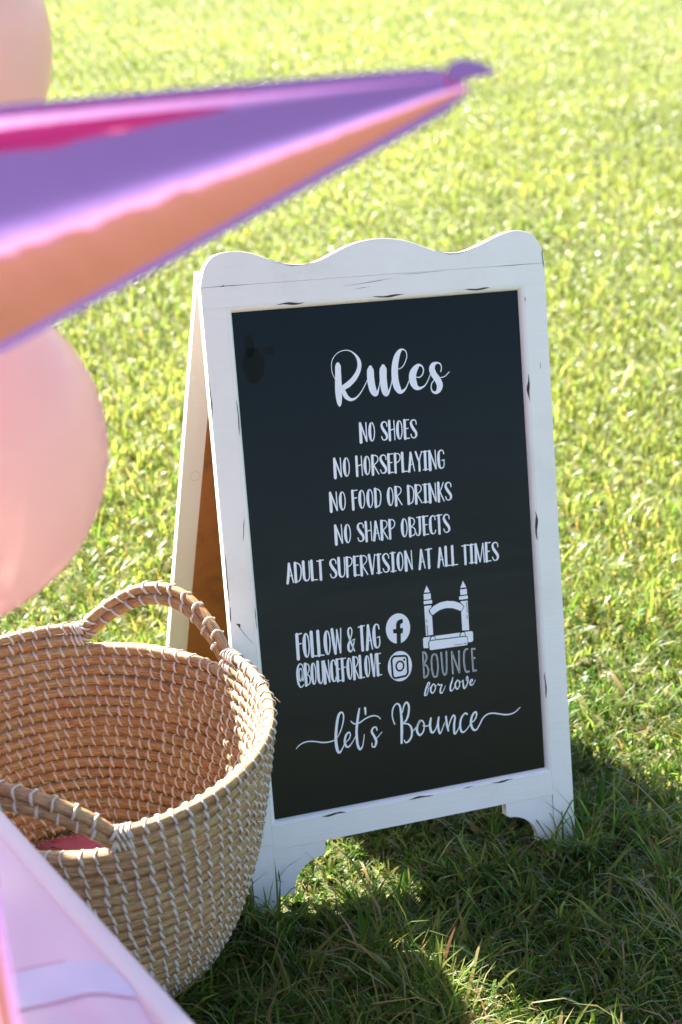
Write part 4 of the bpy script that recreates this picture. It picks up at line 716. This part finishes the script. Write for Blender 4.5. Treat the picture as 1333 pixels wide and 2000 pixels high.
balloon(at(-128, 892, 1.30), 333/2900*1.30, 345/2900*1.30, 'large blush pink balloon between the foil star point and the basket', latex, (-.6, -.1, -.75), GB)
balloon(at(-232, 88, 1.35), 325/2900*1.35, 330/2900*1.35, 'blush pink balloon at the top left corner, above the foil star point', latex, (-.9, -.2, -.3), GB)

balloon(Vector((-.565, -.045, 1.565)), .165, .175, 'added unseen blush pink balloon beyond the top left corner, shading the one below', latex, (-.5, .2, -.8), GB)  # unseen, added to cast shade on the top left balloon

# ---------------------------------------------------------------- foil star balloon
foil = make_foil()
DS = .85; CPX = (-600, 613)
sc_ = DS/2900
SC = at(*CPX, DS)
balloon(at(-120, -570, .74), .125, .132, 'added unseen deep pink balloon above the foil star, mirrored in its upper face', make_latex('rose_pink_latex', (.45,.10,.42), (.35,.06,.3)), (-.8, .2, .3), GB)  # unseen, added to give the foil's upper face a magenta reflection
star = empty('foil_star_balloon', SC)
tag(star, 'shiny rose gold foil star balloon whose long blurred point reaches over the sign', 'foil balloon')
def L2W(x, y, z):                         # star plane: x right, y up, z towards the viewer (metres)
    return CR*x + CU*y - CF*z
arms = [(16.65, 1636, 250), (-68.7, 1850, 262), (-140, 1700, 250), (160, 1700, 250), (88, 1650, 250)]
bv_, bf_, sv_, sf2 = [], [], [], []
for ai, (deg, Lp, hb) in enumerate(arms):
    L_ = Lp*sc_; d = np.array([math.cos(R(deg)), math.sin(R(deg))]); n_ = np.array([-d[1], d[0]])
    NSG, NW = 90, 28
    hw0 = L_*.207
    def sec(s):
        """half width at s (0 at the star's centre, 1 at the tip)"""
        return max(.0006, hw0*(1-s)**.94) if s > .12 else hw0*(1-s)**.94
    for side in (1, -1):
        b0 = len(bv_)
        for i in range(NSG+1):
            s = .02 + (.962-.02)*i/NSG; h = sec(s); h *= 1 if s < .9 else 1
            end = min(1, (1-s)/.07)
            for k in range(NW+1):
                wv = 2*k/NW-1
                if side > 0: # a broad flat upper facet, a ridge, a steeper lower facet
                    z = (1-((wv+.12)/1.12)**2*.30)*(1-max(0, (wv-.55)/.45)**2.2) if wv > -.12 else (1-.30*((-.12-wv)/.88)-.70*((-.12-wv)/.88)**2.1)
                else: z = (1-abs(wv)**2.0)
                bul = .46*h*z*(.35+.65*min(1, end))
                edge = abs(wv)**3
                wr = 0
                if side > 0:
                    wr = .0005*math.exp(-((wv+.62)/.25)**2)*(h/hw0)*(math.sin(s*150+wv*3+1.3*math.sin(s*37))+.6*math.sin(s*83+2*wv))*(1 if .25 < s < .86 else .4)*max(.15, 1.0-1.1*s)
                    for sc_c, am in ((.619, 1.), (.600, -.6), (.560, .9), (.545, -.7), (.485, 1.2), (.470, -.8), (.428, 1.2), (.41, -.9), (.36, 1), (.68, .5), (.75, .4)):
                        wr += am*.0007*(h/hw0)*math.exp(-((s-sc_c+.05*(wv+.5))/.009)**2)*max(0, min(1, (-.30-wv)/.30))*max(0, min(1, (wv+1)/.2))
                    wr += (.0004 if wv < 0 else .0002)*math.exp(-((abs(wv)-.86)/.12)**2)*math.sin(s*290+1.5*math.sin(s*61)+ai)*(h/hw0+.15)*(1-edge*.6)
                x_, y_ = d*(s*L_) + n_*(wv*h*(1+.002*math.sin(s*210+ai)*abs(wv)))
                bv_.append(L2W(x_, y_, side*bul + wr*(1-abs(wv)**8)))
        for i in range(NSG):
            for k in range(NW):
                a = b0+i*(NW+1)+k; q = (a, a+1, a+NW+2, a+NW+1); bf_.append(q if side < 0 else q[::-1])
    # flat welded seam beyond both edges, ending in the tip tab
    for sg in (1, -1):
        b0 = len(sv_)
        for i in range(NSG+1):
            s = .10 + (.99-.10)*i/NSG; h = sec(s)
            fw = .0058*(1+.05*math.sin(s*260+sg)) * (1 if s < .93 else max(.12, 1-(s-.93)/.045))
            bend = .0001*math.sin(s*240+sg)
            if s > .93: bend *= .2
            for e in (0, .5, 1):
                x_, y_ = d*(s*L_) + n_*sg*(h*.985 + e*fw)
                sv_.append(L2W(x_, y_, bend*e - .0003*sg))
            if i:
                q = b0+3*i; sf2 += [(q-3, q, q+1, q-2), (q-2, q+1, q+2, q-1)]
link('body', bv_, bf_, foil, star, None, True)
link('seam', sv_, sf2, foil, star, None, True)
# inflated centre
vs, fs = [], []; n, mm = 40, 16
for j in range(mm+1):
    t = PI*j/mm
    for i in range(n): a = 2*PI*i/n; vs.append(L2W(.135*math.sin(t)*math.cos(a), .135*math.sin(t)*math.sin(a), .085*math.cos(t)))
for j in range(mm):
    for i in range(n): fs.append((j*n+i, (j+1)*n+i, (j+1)*n+(i+1) % n, j*n+(i+1) % n))
link('centre', vs, fs, foil, star, None, True)
# tip tab
tx, ty = (968+600)*sc_, (613-147)*sc_
def P2(px, py, z=0): return L2W((px+600)*sc_, (613-py)*sc_, .006 + .20*(py-140)*sc_)
vs = [P2(872,128,.004), P2(905,119,.004), P2(940,126,-.002), P2(968,143,-.006), P2(966,151,-.006), P2(935,158,-.001), P2(905,164,.004), P2(880,176,.006)]
link('tip_tab', vs + [P2(905,140,.009), P2(935,139,.004)], [(0,1,8), (1,2,9,8), (2,3,9), (3,4,9), (4,5,9), (5,6,8,9), (6,7,8), (7,0,8)], foil, star, None, True)

# ---------------------------------------------------------------- fallen leaves
def leaf(px, py, L_, wd, rot, label, col):
    d = CR*((px-666.5)/2900) - CU*((py-1000)/2900) + CF; s = (.028-CAM.z)/d.z; p = CAM+d*s
    vs, fs = [], []; n = 12
    for i in range(n+1):
        t = i/n; h = wd*math.sin(PI*t**.85)**.9
        for k in (-1, -.5, 0, .5, 1):
            vs.append((L_*(t-.5), h*k*.5, .35*abs(k)*h*.5 + .010*math.sin(PI*t) + .0015*math.sin(9*t+3*k)))
        if i:
            for k in range(4): q = 5*i+k; fs.append((q-5, q-4, q+1, q))
    o = link('fallen_leaf', vs, fs, make_simple('dry_leaf', col, .55, 50, .35, .2), None, None, True, p)
    o.rotation_euler = rot; tag(o, label, 'leaf', None); return o
leaf(1292, 1772, .052, .018, (R(15), R(-8), R(20)), 'dry pinkish brown leaf lying in the shaded grass to the right of the sign', (.20,.12,.10))
leaf(903, 1885, .034, .016, (R(60), R(20), R(-60)), 'small reddish brown leaf caught upright in the grass in front of the sign', (.17,.06,.04))
leaf(1218, 402, .05, .02, (R(20), R(10), R(70)), 'pale curled dead leaf on the sunny lawn behind the sign', (.45,.30,.18))

# ---------------------------------------------------------------- grass
def vnoise(x, y, seed=0):
    r_ = np.random.default_rng(seed); out = np.zeros_like(x)
    for _ in range(9):
        a = r_.random()*2*PI; f = 1+2.2*r_.random(); out += np.sin((x*math.cos(a)+y*math.sin(a))*f+r_.random()*6.28)
    return out/4.5
def grass():
    r_ = np.random.default_rng(11)
    # distances and bearings from the camera, thinning outwards
    N = GRASS_N
    rmin, rmax, k = 1.0, 22.0, .42
    u = r_.random(N); rr = np.where(u < .20, 0, 0)
    # pdf ~ r for r<2.1 ; ~ r^(k-1) beyond
    near_frac = .26; nn = int(N*near_frac)
    r1 = np.sqrt(rmin**2 + (2.1**2-rmin**2)*r_.random(nn))
    r2 = (2.1**k + (rmax**k-2.1**k)*r_.random(N-nn))**(1/k)
    rr = np.concatenate([r1, r2]); 
    fa = YAW; half = R(25) + np.minimum(.5, .35/rr)
    th_ = fa + (r_.random(N)*2-1)*half
    x = CAM.x + rr*np.sin(th_); y = CAM.y + rr*np.cos(th_)
    # clumping: pull roots towards tuft centres
    cl_ = .035*(1+rr*.12); jx = r_.normal(size=N)*0; 
    gx, gy = np.floor(x/cl_), np.floor(y/cl_)
    hsh = np.modf(np.sin(gx*12.9898+gy*78.233)*43758.5453)[0]; hsh2 = np.modf(np.sin(gx*39.425+gy*11.135)*24634.633)[0]
    cxn, cyn = (gx+.5+.4*hsh)*cl_, (gy+.5+.4*hsh2)*cl_
    x += (cxn-x)*.35; y += (cyn-y)*.35
    keep = ((x-BC.x)**2+(y-BC.y)**2 > .165**2)
    for u0 in (0, W-.045):
        for yy in (0, YB): keep &= ~((x > u0-.002) & (x < u0+.047) & (np.abs(y-yy) < .014))
    q1 = (x-ORG.x)*ED.x+(y-ORG.y)*ED.y; q2 = (x-ORG.x)*EN.x+(y-ORG.y)*EN.y
    keep &= ~((q1 > 0) & (q1 < LEN) & (q2 > 0) & (q2 < WID))
    x, y, rr, hsh, hsh2 = x[keep], y[keep], rr[keep], hsh[keep], hsh2[keep]; N = len(x)
    big = vnoise(x*1.1, y*1.1, 3); mid = vnoise(x*6, y*6, 4)
    ht = (.022 + .034*r_.random(N)**1.4 + .012*np.clip(mid, -1, 1) + .007*np.clip(big, -1, 1))*(1+.45*(hsh > .6))*(1+.5*(r_.random(N) < .06))
    # longer uncut blades near the feet of the sign and basket and in the shade in front
    dfeet = np.minimum.reduce([np.hypot(x, y), np.hypot(x-W, y), np.abs(np.hypot(x-BC.x, y-BC.y)-.17)*1.2, np.hypot(x-W, y-YB)])
    tall = np.exp(-(dfeet/.09)**2)
    front_ = (y < .12) & (rr < 2.6)
    ht *= 1 + 1.0*tall*r_.random(N) + np.where(front_, .35*r_.random(N)+.9*(r_.random(N) < .05), 0)
    clear = np.minimum(np.hypot(x-.02, (y+.05)*.8), np.hypot(x-W+.03, (y+.05)*.8)); ht *= np.where((clear < .12) & (r_.random(N) < .93), .50, 1.0)*np.where((x > 0) & (x < W) & (y > .0) & (y < .6), .62, 1)*np.where((x > .03) & (x < .27) & (y > -.13) & (y < .30) & (r_.random(N) < .92), .62, 1)*np.where(rr > 3.4, .85, 1)
    ht = np.clip(ht, .012, .12)
    wd = (.0017+.0021*r_.random(N))*(1+.8*(r_.random(N) < .18))*(1+1.1*(r_.random(N) < .04))*(np.maximum(rr, 2.0)/2.0)**.30
    lean_az = r_.random(N)*2*PI; lean = .25+.9*r_.random(N)**.8; lean = np.where(r_.random(N) < .22, 1.35, lean); lean = np.where(rr > 3.4, lean*.8, lean); lean = lean*(1-.35*tall)
    curl = .3+.9*r_.random(N)
    dx, dy = np.cos(lean_az), np.sin(lean_az)
    # blade faces: width axis, mostly across the lean, with twist
    tw = r_.normal(size=N)*.5; wx, wy = -dy*np.cos(tw)+dx*np.sin(tw), dx*np.cos(tw)+dy*np.sin(tw)
    cidx = {}
    def build_V(sel, T, WS):
        n_ = int(sel.sum()); V = np.zeros((n_, len(T)*2-1, 3), np.float32)
        px, py, pz = x[sel].copy(), y[sel].copy(), np.full(n_, -.004)
        ang = lean[sel]*.35; prev = 0; az = lean_az[sel]
        for i, t in enumerate(T):
            sg_ = (t-prev)*ht[sel]*1.25
            px = px + dx[sel]*np.sin(ang)*sg_; py = py + dy[sel]*np.sin(ang)*sg_; pz = pz + np.cos(ang)*sg_
            ang = np.minimum(ang + (curl[sel]*.55 + lean[sel]*.22)*(t-prev)*2.4, 1.9); prev = t
            pz = np.maximum(pz, .0015*(i > 0)); tilt = .35*np.sin(az*7)
            if i < len(T)-1:
                for s_, sg in enumerate((-1, 1)):
                    V[:, 2*i+s_, 0] = px+sg*wx[sel]*wd[sel]*.5*WS[i]; V[:, 2*i+s_, 1] = py+sg*wy[sel]*wd[sel]*.5*WS[i]; V[:, 2*i+s_, 2] = pz+sg*wd[sel]*.25*tilt*WS[i]
            else: V[:, 2*i] = np.stack([px, py, pz], 1)
        return V
    # colours
    g = np.stack([.10+.06*r_.random(N), .19+.08*r_.random(N), .030+.020*r_.random(N)], 1)
    yel = r_.random(N) < (.50+.15*np.clip(big, -1, 1)); g[yel] = np.stack([.26+.10*r_.random(yel.sum()), .31+.09*r_.random(yel.sum()), .085+.03*r_.random(yel.sum())], 1)
    dark = r_.random(N) < .15; g[dark] *= .6
    dry = r_.random(N) < (.085+.03*np.clip(mid, -1, 1)); g[dry] = np.stack([.34+.14*r_.random(dry.sum()), .27+.11*r_.random(dry.sum()), .12+.07*r_.random(dry.sum())], 1)
    ht = np.where(dry & (r_.random(N) < .35), ht*1.5, ht); lean = np.where(dry, .9+.6*r_.random(N), lean)
    red = r_.random(N) < .02; g[red] = np.array([.22,.12,.07])
    g *= .92
    tone = np.clip(vnoise(x*.9+3, y*.9, 8)*.6+vnoise(x*2.4, y*2.4, 9)*.5, -1, 1)
    g *= (1+.22*tone+.12*np.clip(mid, -1, 1))[:, None]*np.stack([1+.15*tone, 1+.04*tone, 1-.1*tone], 1)
    fk = np.clip((rr-2.6)/3.0, 0, .55)[:, None]; g = g*(1-fk) + np.array([.240, .278, .098])*(1+.22*tone)[:, None]*fk
    near = rr < 3.1
    sets = [(near, [0, .4, .75, 1.0], [.75, 1.0, .72]), (~near, [0, .55, 1.0], [.8, 1.0])]
    cos, cols, tri_idx, voff = [], [], [], 0
    for sel, T, WS in sets:
        V = build_V(sel, T, WS); n_, m_ = V.shape[:2]
        base = (voff + np.arange(n_)*m_)[:, None]; t_ = []
        for q in range(len(T)-2): t_ += [2*q, 2*q+1, 2*q+3, 2*q, 2*q+3, 2*q+2]
        q = len(T)-2; t_ += [2*q, 2*q+1, 2*q+2]
        tri_idx.append((base + np.array(t_)[None, :]).reshape(-1)); cos.append(V.reshape(-1)); voff += n_*m_
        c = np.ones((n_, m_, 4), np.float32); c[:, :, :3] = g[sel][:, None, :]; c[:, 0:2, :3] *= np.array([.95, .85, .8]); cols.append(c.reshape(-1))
    tri_idx = np.concatenate(tri_idx).astype(np.int32); nf = len(tri_idx)//3
    me = bpy.data.meshes.new('grass'); me.vertices.add(voff); me.vertices.foreach_set('co', np.concatenate(cos))
    me.loops.add(nf*3); me.loops.foreach_set('vertex_index', tri_idx)
    me.polygons.add(nf); me.polygons.foreach_set('loop_start', np.arange(nf, dtype=np.int32)*3)
    me.update()
    ca = me.attributes.new('blade_color', 'FLOAT_COLOR', 'POINT'); ca.data.foreach_set('color', np.concatenate(cols))
    me.polygons.foreach_set('use_smooth', np.ones(nf, bool)); print('grass triangles', nf)
    me.materials.append(make_blade())
    o = bpy.data.objects.new('grass', me); COL.objects.link(o)
    tag(o, 'short green and yellowish lawn grass with dry blades', 'grass', None, 'stuff'); return o
GRASS_N = 640000
grass()
